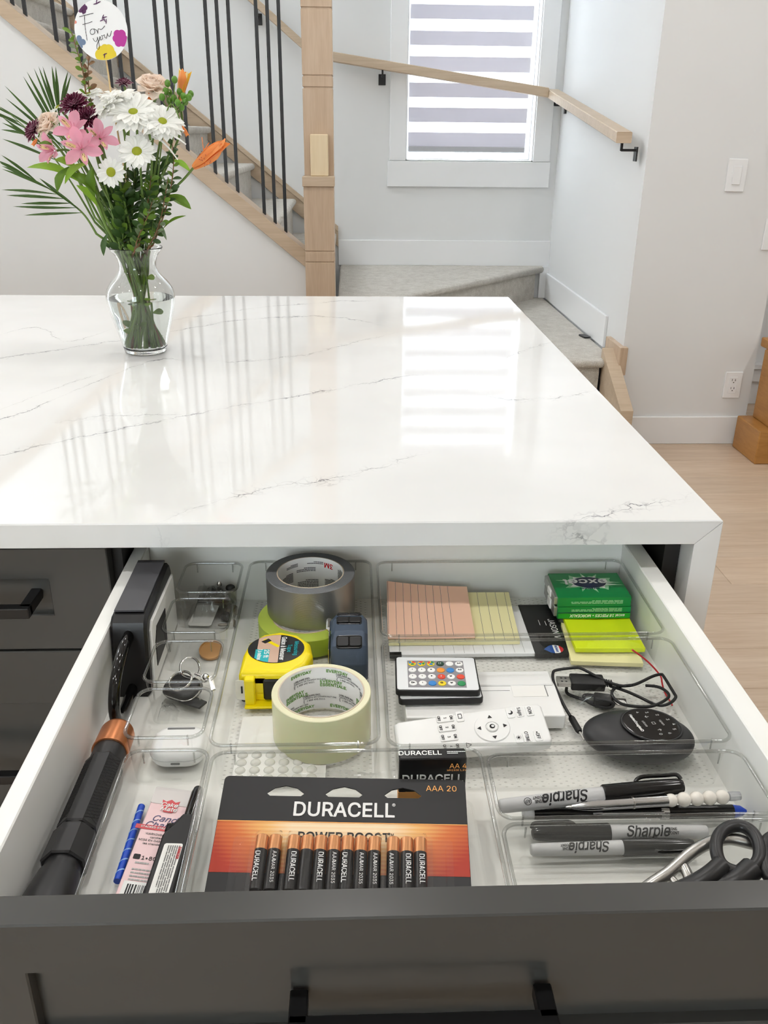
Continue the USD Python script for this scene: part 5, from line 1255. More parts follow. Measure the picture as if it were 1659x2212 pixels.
obj('sunset_band', mv(extrude(sbox(-CWd / 2 + .0003, -.0845, CWd / 2 - .0003, -.0415), 0, .0002), (0, 0, .0006)), 'card_sunset', bp_, smooth=False)
obj('gold_line', box(-CWd / 2 + .0003, CWd / 2 - .0003, -.0417, -.0409, .0006, .0010), 'print_orange', bp_, smooth=False)
obj('lettering', mv(cat([text('DURACELL', .0122, .0003, True, squeeze=.96), mv(text('®', .0034, .0003), (.0405, .0045, 0))]), (.001, -.0295, .0007)), 'ink_white', bp_, smooth=False)
obj('lettering', mv(text('AAA 20', .0050, .0003, squeeze=1.05), (.0810, -.0085, .0007)), 'print_orange', bp_, smooth=False)
obj('lettering', mv(cat([text('POWER BOOST', .0070, .0003, True, squeeze=1.05), mv(text('TM', .0022, .0003), (.0375, .0024, 0))]), (.002, -.0535, .0009)), 'ink_black', bp_, smooth=False)
Rb = .0051
xs_ = [-.0615, -.0510, -.0363, -.0258, -.0153, -.0048, .0057, .0162, .0267, .0414, .0519, .0624]
for i, x_ in enumerate(xs_):
    cc = (x_, -.0585, .0082)
    lay = lambda m: mv(m.copy().apply_transform(rotm((1, 0, 0), -90)), cc)
    b_ = obj('battery', lay(turned([(.0048, -.0440), (Rb, -.0435), (Rb, -.0120)], 24)), 'battery_black', bp_, smooth=50)
    obj('copper_top', lay(cat([turned([(Rb + .00003, -.0120), (Rb + .00003, -.0006), (.0046, 0)], 24), turned([(.0019, -.0002), (.0019, .0010)], 14)])), 'copper_top', b_, smooth=50)
    w_ = text('DURACELL', .0042, .0002, True, squeeze=.8) if i in (0, 2, 4, 6, 10, 11) else cat([mv(text('AAA', .0030, .0002), (-.008, 0, 0)), mv(text('MAR 2035', .0026, .0002), (.004, 0, 0))]) if i in (1, 5, 7, 8, 9) else None
    if w_ is not None:
        v = subdiv(w_, .0018).vertices; f_ = subdiv(w_, .0018).faces; v = v.copy()
        a_ = v[:, 1] / Rb
        v2 = np.c_[(Rb + .00012 + v[:, 2] * .5) * np.sin(a_), (Rb + .00012 + v[:, 2] * .5) * np.cos(a_) , v[:, 0]]
        # along the battery, reading towards its lower end
        vv = np.c_[cc[0] + v2[:, 0] + (.001 if i % 3 else -.0012), cc[1] - .0265 - v2[:, 2], cc[2] + v2[:, 1]]
        obj('lettering', T(vv, f_[:, ::-1]), 'ink_white', b_, smooth=False)
pane('blister', (.985, .985, .985), 1.4, .04)
def blister(x0, x1, y0, y1, h_, r=.003):
    cx, cy = (x0 + x1) / 2, (y0 + y1) / 2
    def rg(ins, z): return np.c_[rrect(x1 - x0 - 2 * ins, y1 - y0 - 2 * ins, r, 5, cx, cy), np.full(24, z)]
    L = np.stack([rg(-.0035, .0009), rg(0, .0011), rg(.0012, h_ - .002), rg(.003, h_), ], 1)
    topv = rg(.003, h_); n_ = len(topv); v = np.vstack([topv, topv.mean(0)])
    return cat([quadgrid(L, closed_u=True), T(v, [(i, (i + 1) % n_, n_) for i in range(n_)])])
for x0_, x1_ in ((-.0680, -.0440), (-.0430, .0330), (.0345, .0690)):
    obj('blister', blister(x0_, x1_, -.1270, -.0545, .0150), 'blister', bp_, smooth=40)
obj('blister_flange', blister(-.0820, .0850, -.1275, -.0580, .0030), 'blister', bp_, smooth=40)
wr = thing('plastic_wrap', 'loose clear plastic wrap behind the top edge of the battery card', 'plastic wrap', (-.4450, -.3030, ZB + .0380))
gu, gv = np.meshgrid(np.linspace(-1, 1, 40), np.linspace(0, 1, 8), indexing='ij')
nzz = meshkit.fbm(np.stack([gu * 5, gv * 3, gu * 0], -1), 4, 21)
obj('film', cat([quadgrid(np.stack([gu * .075, -.012 + gv * .012 + (nzz - .5) * .006, gv * .008 + (nzz - .5) * .010 - .005], -1))]), 'bag_plastic', wr, smooth=50)

# ================================================================ pens and markers
pm('marker_grey', S(198, 198, 198), .35); pm('marker_black', S(14, 14, 15), .16); pm('pearl', S(236, 230, 220), .15, coat_weight=.6, sheen_weight=.3); pm('silver', S(206, 206, 208), .16, metallic=1.0); pm('pen_black', S(20, 20, 22), .2); pm('pen_blue', S(34, 80, 205), .3); pm('crystal', S(230, 232, 236), .05, transmission_weight=.6)
def rod(p, q, prof_, n=24):
    """prof_: (radius, distance from p) pairs turned about the line from p to q."""
    p, q = np.asarray(p, float), np.asarray(q, float)
    return frame_axis(turned(prof_, n), p, q - p)
def marker(name, label, p, q, clip_up=True, word=True, flip=1, fine=True):
    """A fat felt-tip from the grey end p to the black cap's end q."""
    p, q = np.asarray(p, float), np.asarray(q, float)
    d_ = (q - p) / np.linalg.norm(q - p); L = np.linalg.norm(q - p); k_ = L / .150
    t = thing(name, label, 'marker', (0, 0, 0))
    obj('barrel', rod(p, q, [(.0040 * k_, 0), (.0052 * k_, .0012), (.0056 * k_, .006), (.0064 * k_, .085 * k_), (.0060 * k_, .086 * k_)]), 'marker_grey', t, smooth=50)
    cap = obj('cap', rod(p, q, [(.0072 * k_, .0835 * k_), (.0078 * k_, .0845 * k_), (.0070 * k_, .128 * k_), (.0060 * k_, .145 * k_), (.0048 * k_, .149 * k_), (.002 * k_, L)]), 'marker_black', t, smooth=50)
    up = np.array([0, 0, 1.0]); up -= d_ * (up @ d_); up /= np.linalg.norm(up)
    sd = np.cross(d_, up)
    cu = (up * .6 + sd * -.8) if clip_up else up * .3 + sd * .95
    a_ = [p + d_ * (.112 * k_) + cu * .0070 * k_, p + d_ * (.116 * k_) + cu * .0098 * k_, p + d_ * (.138 * k_) + cu * .0094 * k_, p + d_ * (.147 * k_) + cu * .0086 * k_, p + d_ * (.149 * k_) + cu * .0050 * k_]
    obj('clip', tube(smooth_path(a_, 20), .0017 * k_, 8), 'marker_black', cap, smooth=60)
    if word:
        # print on the side that faces up and towards the viewer
        nrm = up * .86 - np.array([d_[1], -d_[0], 0]) * 0 ; vw = np.array([0, -.55, .83]); vw -= d_ * (vw @ d_); vw /= np.linalg.norm(vw)
        xd = d_ * flip; yd = np.cross(vw, xd)
        w1 = text('Sharpie', .0092 * k_, .0002, True, slant=.28, squeeze=.82)
        parts = [mv(w1, (0, 0, 0)), mv(cat([text('FINE', .0022 * k_, .0002, True), mv(text('POINT', .0022 * k_, .0002, True), (0, -.0032 * k_, 0))]), (.0210 * k_, .0010 * k_, 0)), mv(text('Permanent Marker', .0018 * k_, .0002, slant=.2), (-.003 * k_, -.0056 * k_, 0))]
        if fine: parts.append(mv(cat([extrude(Point(0, 0).buffer(.0030 * k_).difference(Point(0, 0).buffer(.0026 * k_)), 0, .0002), text('AP', .0026 * k_, .0002)]), (.0300 * k_, 0, 0)))
        m = cat(parts)
        m = subdiv(m, .0020); v = m.vertices.copy(); Rm = .00625 * k_
        a2 = v[:, 1] / Rm; rr_ = Rm + .0001 + v[:, 2] * .5
        o = p + d_ * (.052 * k_)
        m.vertices = o + np.outer(v[:, 0], xd) + np.outer(rr_ * np.sin(a2), yd) + np.outer(rr_ * np.cos(a2), vw)
        obj('lettering', m, 'ink_black', t, smooth=False)
    return t
zq = ZB + .0065
marker('marker', 'grey felt-tip marker with a black clip cap on top of the pens', at(1078, 1742, z=.7945), at(1477, 1697, z=.8035), True, True, -1)
marker('marker', 'grey felt-tip marker lying at the back of the scissors tray, cap to the left', at(1528, 1796, z=.7838), at(1148, 1800, z=.7838), False, True, -1, False)
marker('marker', 'grey felt-tip marker beside it in the scissors tray, cap to the right', at(1146, 1836, z=.7838), at(1500, 1826, z=.7838), False, True, -1, False)
pp = thing('pearl_pen', 'silver ballpoint pen with a row of pearl beads', 'pen', (0, 0, 0))
P0, P1 = at(1222, 1744, z=.7975), at(1595, 1719, z=.8015)
Lp = np.linalg.norm(P1 - P0); dp = (P1 - P0) / Lp
obj('tip', rod(P0, P1, [(.0008, 0), (.0014, .0025), (.0016, .005)], 14), 'steel', pp)
obj('barrel', rod(P0, P1, [(.0018, .005), (.0034, .014), (.0044, .022), (.0046, .058), (.0047, .0585), (.0047, .088), (.0042, .0885)], 24), 'silver', pp, smooth=50)
obj('ring', rod(P0, P1, [(.0050, .0575), (.0050, .0590)], 24), 'steel', pp)
nb = 5; b0_ = .0915
for i in range(nb):
    rbd = .0062 if i else .0056
    obj('bead', ball(rbd, P0 + dp * (b0_ + i * .0112), 3), 'pearl', pp, smooth=True)
obj('crystal', rod(P0, P1, [(.0040, b0_ + .0508), (.0042, b0_ + .055), (.0036, b0_ + .0605)], 10), 'crystal', pp, smooth=False)
bpn = thing('black_pen', 'black gel pen with a blue end below the pearl pen', 'pen', (0, 0, 0))
Q0, Q1 = at(1128, 1758, z=.7825), at(1612, 1752, z=.7840)
Lq = np.linalg.norm(Q1 - Q0); dq = (Q1 - Q0) / Lq
obj('barrel', rod(Q0, Q1, [(.0048, .010), (.0052, .012), (.0052, .124), (.0058, .125), (.0058, Lq - .012), (.0050, Lq - .0115)], 24), 'pen_black', bpn, smooth=50)
obj('end_cap', rod(Q0, Q1, [(.0030, 0), (.0044, .002), (.0046, .010)], 20), 'crystal', bpn)
obj('blue_tip', rod(Q0, Q1, [(.0056, Lq - .0120), (.0046, Lq - .005), (.0014, Lq)], 20), 'pen_blue', bpn, smooth=60)
obj('silver_band', rod(Q0, Q1, [(.0060, .1195), (.0060, .1265)], 24), 'silver', bpn)
sd_ = np.array([0, -.80, .60])
obj('clip', tube([Q0 + dq * .060 + sd_ * .0062, Q0 + dq * .064 + sd_ * .0070, Q0 + dq * .121 + sd_ * .0066], [.0009, .0015, .0017], 8), 'silver', bpn, smooth=50)

# ================================================================ scissors resting on the front of the drawer
pm('scissor_steel', S(186, 184, 180), .28, metallic=.9); pm('scissor_black', S(34, 34, 35), .36)
sc = thing('scissors', 'steel kitchen scissors with black ring handles in the front tray', 'scissors', (0, 0, 0))
def ringh(pts, r, z_, flat=.7, dz_=0.0):
    q = smooth_path([at(a, b, z=z_ + c_) for a, b, c_ in pts], 60, closed=True)
    m = tube(q, r, 12, closed=True); return m
rA = [(1562, 1870, -.004), (1548, 1842, -.002), (1550, 1812, 0), (1568, 1790, .002), (1598, 1784, .003), (1624, 1797, .003), (1638, 1822, .002), (1640, 1852, 0), (1626, 1874, -.003), (1598, 1884, -.005)]
obj('ring_handle', ringh(rA, .0048, .8360), 'scissor_black', sc, smooth=70)
rB = [(1668, 1900, -.004), (1650, 1860, -.002), (1652, 1826, 0), (1672, 1806, .002), (1710, 1804, .003), (1742, 1830, .003), (1746, 1868, 0), (1720, 1900, -.004)]
obj('ring_handle', ringh(rB, .0048, .8360), 'scissor_black', sc, smooth=70)
def inside_tray(P_):
    P_[:, 1] = np.maximum(P_[:, 1], -.4440); return P_
sh1 = inside_tray(smooth_path([at(a, b, z=c_) for a, b, c_ in ((1560, 1868, .8325), (1535, 1892, .829), (1500, 1915, .824), (1470, 1930, .819))], 20))
sh2 = inside_tray(smooth_path([at(a, b, z=c_) for a, b, c_ in ((1625, 1876, .832), (1590, 1905, .828), (1560, 1920, .824), (1530, 1928, .822))], 20))
obj('shank', cat([tube(sh1, np.linspace(.0072, .0085, 20), 12), tube(sh2, .0085, 12)]), 'scissor_black', sc, smooth=70)
b1p = inside_tray(smooth_path([at(a, b, z=c_) for a, b, c_ in ((1652, 1826, .826), (1618, 1820, .829), (1580, 1812, .829), (1540, 1818, .828), (1500, 1838, .825), (1470, 1862, .821), (1440, 1888, .817), (1400, 1915, .812), (1345, 1965, .803))], 50))
fm = tube(b1p, .0048, 10)
obj('steel_arm', fm, 'scissor_steel', sc, smooth=70)
b2p = inside_tray(smooth_path([at(a, b, z=c_) for a, b, c_ in ((1470, 1862, .819), (1482, 1884, .819), (1490, 1908, .817), (1480, 1935, .812), (1440, 1965, .806))], 30))
obj('steel_arm', tube(b2p, .0044, 10), 'scissor_steel', sc, smooth=70)
b3p = inside_tray(smooth_path([at(a, b, z=c_) for a, b, c_ in ((1400, 1925, .810), (1415, 1902, .813), (1436, 1893, .815), (1452, 1900, .815), (1462, 1920, .813), (1460, 1945, .808))], 30))
obj('steel_arm', tube(b3p, .0032, 10), 'scissor_steel', sc, smooth=70)
obj('blade', hull([tuple(at(a, b, z=c_)) for a, b in ((1350, 1950), (1450, 1958)) for c_ in (.800, .806)] + [tuple(at(1290, 2010, z=c_)) for c_ in (.790, .793)]), 'scissor_steel', sc, smooth=False)
# ================================================================ vase of flowers on the island
mat('vase_glass', {'p': ('principled_bsdf', {'base_color': (.97, .99, .985), 'roughness': 0.0, 'ior': 1.45, 'transmission_weight': 1.0})})
mat('water', {'p': ('principled_bsdf', {'base_color': (.965, .985, .955), 'roughness': 0.0, 'ior': 1.33, 'transmission_weight': 1.0})})
def leafy(name, c, tr=.4, rough=.45, vary=.12):
    n = {'oi': ('object_info', {}), 'tc': ('texture_coordinate', {}), 'nz': ('noise_texture', {'scale': 45.0, 'detail': 3.0}), 'a': ('mix_float', {'fac': .5}), 'mr': ('map_range', {'to_min': 1 - vary * 2, 'to_max': 1 + vary * 2}), 'h': ('hsv', {'color': c}),
         'p': ('principled_bsdf', {'roughness': rough}), 't': ('translucent_bsdf', {}), 'm': ('mix_closure', {'fac': tr})}
    return mat(name, n, [('tc.object', 'nz.vector'), ('oi.random', 'a.a'), ('nz.fac', 'a.b'), ('a.result', 'mr.value'), ('mr.result', 'h.value'), ('h.color', 'p.base_color'), ('h.color', 't.color'), ('p.BSDF', 'm.closure1'), ('t.BSDF', 'm.closure2')], 'm.closure')
leafy('leaf_green', S(104, 138, 44)); leafy('leaf_dark', S(62, 92, 42), .3); leafy('leaf_bright', S(140, 178, 58), .45); leafy('stem_green', S(104, 132, 58), .1); leafy('palm_green', S(70, 98, 44), .3); leafy('leaf_grey', S(120, 138, 104), .3)
leafy('petal_white', S(252, 252, 248), .35, .5, .02); leafy('petal_wine', S(104, 22, 58), .3, .5, .15); leafy('petal_wine_tip', S(216, 170, 190), .3, .5, .05); leafy('petal_pink', S(240, 172, 192), .4, .5, .06); leafy('petal_pale', S(248, 214, 206), .4, .5, .03); leafy('petal_blush', S(255, 242, 230), .6, .5, .02)
leafy('petal_cream', S(246, 232, 170), .4, .5, .03); leafy('lily_orange', S(250, 168, 96), .4, .4, .05); leafy('lily_yellow', S(246, 196, 60), .4, .4, .05); leafy('daisy_eye', S(150, 158, 30), .0, .8, .1); leafy('berry_green', S(92, 140, 44), .05, .25, .08); leafy('twig_brown', S(126, 90, 56), .05); leafy('bract', S(150, 196, 66), .4)
pm('streak_wine', S(120, 40, 60), .6); pm('bamboo', S(222, 192, 142), .6); pm('card_white', S(246, 246, 246), .5)
VC = np.array([-.8365, .833, ZT])
vp = [(.0, .0002), (.036, .0002), (.0395, .002), (.0415, .008), (.0470, .030), (.0560, .062), (.0630, .090), (.0652, .106), (.0632, .120), (.0560, .134), (.0450, .147), (.0375, .157), (.0350, .166), (.0360, .177), (.0415, .189), (.0490, .1985), (.0500, .2005)]
from scipy.interpolate import PchipInterpolator
vz = np.array([q[1] for q in vp[2:]]); vr = np.array([q[0] for q in vp[2:]]); vf = PchipInterpolator(vz, vr)
zz_ = np.linspace(.002, .2005, 60)
outer = [(0, .0002), (.034, .0002)] + [(float(vf(z)), z) for z in zz_]
inner = [(float(vf(z)) - .0024, z) for z in zz_[::-1] if z > .010] + [(.030, .0085), (0, .0080)]
vs = thing('vase', 'clear glass flower vase standing on the quartz island', 'vase', VC)
obj('glass', lathe(outer + [(.0496, .2016), (.0482, .2012)] + inner, 72), 'vase_glass', vs, smooth=60)
wl = .1065
obj('water', lathe([(0, .0083)] + [(.0296, .0088)] + [(float(vf(z)) - .0027, z) for z in zz_ if .011 < z < wl] + [(float(vf(wl)) - .0027, wl), (0, wl)], 72), 'water', vs, smooth=40, label='clear water filling the lower vase')

def unit(v): v = np.asarray(v, float); return v / np.linalg.norm(v)
def petal(L, w_, cup=.15, curl=.2, tip=.5, nx=8, ny=5, base=.25, wave=0.0, seed=0):
    """A petal from the origin along +x, face up (+z): w_ wide, cup across, curl along its length."""
    u, v = np.meshgrid(np.linspace(0, 1, nx), np.linspace(-1, 1, ny), indexing='ij')
    prof_ = (base + (1 - base) * np.sin(np.minimum(u / .62, 1) * PI / 2)) * np.where(u > .62, np.sqrt(np.maximum(1 - ((u - .62) / .38) ** (2 + 2 * (1 - tip)), 0)) * (1 - tip) + tip * np.maximum(1 - (u - .62) / .38, 0) ** .75, 1)
    Y = v * w_ / 2 * np.maximum(prof_, .02)
    Z = cup * w_ * (v ** 2) * prof_ - curl * L * u ** 2
    if wave: Z = Z + wave * w_ * np.sin(v * 6 + u * 9 + seed)
    return np.stack([u * L, Y, Z], -1)
def pl(P_): return quadgrid(P_, flip=True)
def basis(n, spin=0.0):
    n = unit(n); a = np.cross(n, (0, 0, 1.0)) if abs(n[2]) < .95 else np.cross(n, (0, 1.0, 0)); a = unit(a); b = np.cross(n, a)
    c, s = math.cos(spin), math.sin(spin)
    return np.stack([c * a + s * b, -s * a + c * b, n])
def radial(m_or_pts, ang, lift, r0, h=0.0):
    """Turns a petal about the flower's axis: lift is its rise above the flower's plane."""
    p = np.asarray(m_or_pts).copy()
    c, s = math.cos(lift), math.sin(lift)
    x, z = p[..., 0] * c - p[..., 2] * s, p[..., 0] * s + p[..., 2] * c
    x = x + r0; z = z + h
    ca, sa = math.cos(ang), math.sin(ang)
    return np.stack([x * ca - p[..., 1] * sa, x * sa + p[..., 1] * ca, z], -1)
NECK, FOOT = VC + (0, 0, .166), VC + (0, 0, .014)
def stem_path(top, d0, seed):
    """From under a flower through the neck of the vase down to its bottom."""
    r_ = random.Random(seed); a_ = r_.uniform(0, 2 * PI); rn = .024 * math.sqrt(r_.random())
    tp2 = np.asarray(top) - VC; side = unit([tp2[0], tp2[1], 0]) if np.linalg.norm(tp2[:2]) > .01 else np.zeros(3)
    n_ = NECK + np.array([rn * math.cos(a_), rn * math.sin(a_), 0]) + side * .006
    f_ = FOOT + np.array([.026 * math.cos(a_ + PI + .5), .026 * math.sin(a_ + PI + .5), 0]) - side * .008
    n_[:2] = VC[:2] + (n_[:2] - VC[:2]) * min(1, .0275 / max(np.linalg.norm(n_[:2] - VC[:2]), 1e-6))
    f_[:2] = VC[:2] + (f_[:2] - VC[:2]) * min(1, .029 / max(np.linalg.norm(f_[:2] - VC[:2]), 1e-6))
    k1_ = np.asarray(top) - unit(d0) * .035
    mid = n_ + (k1_ - n_) * .5 + np.array([0, 0, .012])
    return smooth_path([top, k1_, mid, n_, (n_ + f_) / 2, f_], 40)
def put(name, mesh, m, t, B, C, **k):
    mm = mesh.copy(); mm.vertices = C + mm.vertices @ B
    return obj(name, mm, m, t, **k)
def stem(t, C, n, seed, r=.0022, m='stem_green', back=.004):
    obj('stem', tube(stem_path(C - unit(n) * back, n, seed), r, 8), m, t, smooth=60)
def daisy(label, px, py, y, R, n, seed, npet=18, eye=.26, droop=.12, spin=None, layers=2, jag=.12):
    r_ = random.Random(seed); C = at(px, py, y=y); B = basis(n, r_.uniform(0, 6))
    t = thing('daisy', label, 'flower', (0, 0, 0), group='white daisies')
    for ly in range(layers):
        for k in range(npet):
            a_ = 2 * PI * (k + .5 * ly) / npet + r_.uniform(-.06, .06); L = R * (1 - eye * .5) * r_.uniform(1 - jag, 1 + jag * .4) * (.9 if ly else 1)
            p = radial(petal(L, R * r_.uniform(.27, .34), .18, droop + r_.uniform(-.08, .12), .25, wave=.02, seed=seed + k), a_, .10 + .22 * ly + r_.uniform(-.08, .08), R * eye * .5, .0006 * ly)
            put('petal', pl(p), 'petal_white', t, B, C, smooth=70)
    put('eye', mv(ball(R * eye, sub=3, sc=(1, 1, .42)), (0, 0, .0012)), 'daisy_eye', t, B, C, smooth=60)
    stem(t, C, n, seed)
    return t
daisy('large white daisy at the top of the bouquet, facing forward and up', 288, 243, .800, .0490, (.05, -.62, .75), 11, 24, .18)
daisy('white daisy left of the top one, its eye turned away', 230, 232, .812, .0430, (-.55, -.35, .75), 12, 22, .17)
daisy('white daisy on the right of the bouquet with long drooping petals', 351, 263, .790, .0400, (.28, -.68, .68), 13, 20, .20, droop=.25)
daisy('white daisy below the top one with a green eye', 296, 328, .770, .0350, (.10, -.80, .58), 14, 18, .26)
daisy('lowest small white daisy facing the viewer squarely', 240, 372, .755, .0270, (-.05, -.97, .22), 15, 17, .30, layers=1)
daisy('white daisy half hidden at the back left behind the dark flowers', 190, 205, .880, .0300, (-.1, -.3, .95), 16, 16, .22)
daisy('white daisy at the very top of the white cluster, facing up', 262, 212, .835, .0400, (-.05, -.25, .97), 19, 22, .18)
daisy('white daisy at the far left behind the blush carnation', 126, 232, .890, .0260, (-.5, -.3, .8), 17, 15, .22, layers=1)
# two thin twisted white petals hanging from the right daisy
sp = thing('white_lily', 'half-open white lily with thin curling petals below the right daisy', 'flower', (0, 0, 0))
Cw = at(322, 285, y=.785)
for k, (tx_, ty_) in enumerate(((402, 312), (384, 345), (398, 283), (345, 305))):
    e_ = at(tx_, ty_, y=.775); mid = (Cw + e_) / 2 + np.array([.003, -.004, .008 if k != 1 else .004])
    c_ = smooth_path([Cw, mid, e_], 14)
    obj('petal', tube(c_, np.linspace(.0028, .0012, 14), 6), 'petal_white', sp, smooth=60)
for k in range(5):
    B = basis((.35, -.45, -.65), k * 1.26)
    put('petal', pl(radial(petal(.034, .017, .35, -.12, .4), k * 1.26, .95, .003)), 'petal_white', sp, B, at(318, 262, y=.790), smooth=70)
stem(sp, Cw, (0, -.2, 1), 18)

def mum(label, px, py, y, R, n, seed, count=85):
    r_ = random.Random(seed); C = at(px, py, y=y); B = basis(n)
    t = thing('chrysanthemum', label, 'flower', (0, 0, 0), group='wine red chrysanthemums')
    ms, ts_ = [], []
    for k in range(count):
        f_ = (k + .5) / count; lift = .05 + 1.35 * (1 - f_) ** 1.0; a_ = k * 2.39996
        L = R * (.55 + .45 * f_) * r_.uniform(.9, 1.08)
        P_ = petal(L, R * .20, .45, .10 - .25 * (1 - f_), .3, 6, 3)
        ms.append(pl(radial(P_, a_, lift, R * .05)))
        tipp = P_[3:].copy(); tipp[..., 2] -= .0004; tipp[:, 0] *= 1; ts_.append(pl(radial(tipp * np.array([1.015, 1.18, 1]), a_, lift, R * .05, -.0006)))
    p_ = put('petals', cat(ms), 'petal_wine', t, B, C, smooth=70); tag(p_, kind='stuff')
    p_ = put('petal_backs', cat(ts_), 'petal_wine_tip', t, B, C, smooth=70); tag(p_, kind='stuff')
    stem(t, C, n, seed)
mum('wine red chrysanthemum with pale tips left of the white daisies', 162, 230, .815, .0290, (-.15, -.62, .75), 31)
mum('wine red chrysanthemum tucked between the daisy and the pink lilies', 190, 256, .800, .0235, (.1, -.85, .45), 32, 70)
mum('wine red chrysanthemum at the far left of the bouquet', 76, 282, .830, .0235, (-.6, -.5, .5), 33, 70)
mum('small bright wine red chrysanthemum at the very back behind the daisies', 268, 182, .900, .0170, (0, -.3, .95), 34, 50)

def carnation(label, px, py, y, R, n, seed):
    r_ = random.Random(seed); C = at(px, py, y=y); B = basis(n)
    t = thing('carnation', label, 'flower', (0, 0, 0))
    for k in range(34):
        f_ = (k + .5) / 34; a_ = k * 2.39996
        P_ = petal(R * (.6 + .4 * f_) * r_.uniform(.92, 1.08), R * r_.uniform(.6, .8), .2, -.05 + .3 * f_, .0, 9, 11, .2, wave=.075, seed=k * 1.7)
        put('petal', pl(radial(P_, a_, 1.40 * (1 - f_) ** .75 + .12, R * .05)), 'petal_blush', t, B, C, smooth=80)
    obj('calyx', tube(np.linspace(C - unit(n) * .004, C - unit(n) * .022, 6), [.010, .008, .0065, .006, .005, .003], 10), 'stem_green', t, smooth=60)
    stem(t, C, n, seed, back=.02)
carnation('blush carnation at the upper right of the bouquet', 331, 196, .850, .0350, (.15, -.45, .88), 41)
carnation('blush carnation at the left behind the pink lilies', 110, 275, .830, .0300, (-.45, -.6, .6), 42)

def alstro(label, px, py, y, R, n, seed, openn=.75):
    r_ = random.Random(seed); C = at(px, py, y=y); B = basis(n, r_.uniform(-.3, .3))
    t = thing('peruvian_lily', label, 'flower', (0, 0, 0), group='pink peruvian lilies')
    for k in range(3):                       # three broad outer petals
        a_ = PI / 2 + k * 2 * PI / 3 + PI; P_ = petal(R * 1.05, R * .62, .22, .28 * openn, .35, 9, 7, .18, wave=.02, seed=k)
        put('petal', pl(radial(P_, a_, 1.05 - .65 * openn, .002)), 'petal_pink', t, B, C, smooth=70)
    for k in range(3):                       # three narrow inner ones, two of them streaked
        a_ = PI / 2 + k * 2 * PI / 3; P_ = petal(R, R * .40, .28, .16 * openn, .6, 9, 5, .15)
        q = put('petal', pl(radial(P_, a_, 1.15 - .60 * openn, .002)), 'petal_pink', t, B, C, smooth=70)
        if k != 1:
            Q_ = P_[2:7, 1:4] + (0, 0, .0005)
            put('yellow_patch', pl(radial(Q_, a_, 1.15 - .60 * openn, .002)), 'petal_cream', q, B, C, smooth=70)
            ss = []
            for j in range(9):
                u0 = r_.uniform(.25, .72); vv = r_.uniform(-.26, .26); x_ = np.linspace(u0, u0 + .12, 4) * R
                z_ = np.interp(x_, P_[:, 2, 0], P_[:, 2, 2]) + .0009
                ss.append(tube(radial(np.c_[x_, np.full(4, vv * R * .5), z_], a_, 1.15 - .60 * openn, .002), .00035, 4))
            put('streaks', cat(ss), 'streak_wine', q, B, C, smooth=60)
    st_ = [tube(smooth_path([(0, 0, .002), (R * .12 * math.cos(k), R * .12 * math.sin(k), R * .35), (R * .2 * math.cos(k) , R * .2 * math.sin(k), R * .62)], 8), .0005, 4) for k in range(6)]
    put('stamens', cat(st_), 'petal_pink', t, B, C, smooth=60)
    stem(t, C, n, seed, .0020)
alstro('pink peruvian lily above the other pink ones with yellow streaks', 160, 285, .780, .0330, (.02, -.80, .55), 51)
alstro('lowest pink peruvian lily in front, its lower petals hanging', 176, 322, .755, .0340, (.12, -.92, .25), 52, .9)
alstro('pink peruvian lily on the right next to the white daisies', 216, 300, .775, .0300, (.45, -.75, .40), 53)
alstro('half-closed pink peruvian lily on the left', 118, 325, .775, .0300, (-.5, -.75, .1), 54, .55)

def bud(name, label, base, tip, R, m, seed, spread=0.0, npet=6):
    t = thing(name, label, 'flower', (0, 0, 0)); base, tip = np.asarray(base), np.asarray(tip)
    L = np.linalg.norm(tip - base); B = basis(tip - base, .4)
    for k in range(npet):
        P_ = petal(L * (1 if k % 2 else .94), R * 1.25, .42, -.02, .75, 10, 7, .25)
        put('petal', pl(radial(P_, k * 2 * PI / npet, PI / 2 - .10 - spread * (1 if k % 2 else .4) , R * .22)), m if not isinstance(m, tuple) else m[k % len(m)], t, B, base, smooth=70)
    return t
yl = bud('lily_bud', 'upright yellow lily bud opening at the top right', at(388, 222, y=.850), at(399, 148, y=.850), .0140, ('lily_yellow', 'lily_orange', 'petal_cream'), 61, .10)
stem(yl, at(388, 222, y=.850), (0, 0, 1), 61)
ol = thing('orange_lily', 'closed orange lily flower leaning out to the right', 'flower', (0, 0, 0))
oB, oT = at(418, 362, y=.800), at(490, 304, y=.785)
ob = basis(oT - oB, 1.2); oL = np.linalg.norm(oT - oB)
for k in range(5):
    P_ = petal(oL * (1.0 if k % 2 else .90), .0270, .34, -.06 + .05 * (k % 3), .55, 12, 7, .35, wave=.05, seed=k * 2.0)
    put('petal', pl(radial(P_, k * 1.2566, PI / 2 - .07, .0035)), 'lily_orange', ol, ob, oB, smooth=70)
r_ = random.Random(3)
put('freckles', cat([mv(ball(.0007, sub=1), radial(np.array([oL * r_.uniform(.2, .5), r_.uniform(-.004, .004), -.0022]), r_.choice((0, 3, 4)) * 1.2566, PI / 2 - .20, .0034)) for _ in range(18)]), 'streak_wine', ol, ob, oB, smooth=False)
for (tx_, ty_) in ((436, 296), (452, 308)):
    obj('stamen', tube(smooth_path([at(440, 325, y=.792), at(438 if tx_ < 440 else 449, 312, y=.788), at(tx_, ty_, y=.788)], 8), .0007, 5), 'lily_orange', ol, smooth=60)
obj('stem', tube(smooth_path([oB, at(396, 388, y=.805), at(358, 422, y=.815), at(325, 460, y=.825), NECK + (.018, 0, .03), NECK + (.012, -.004, 0), FOOT + (-.014, .006, .005)], 50), .0022, 8), 'stem_green', ol, smooth=60)
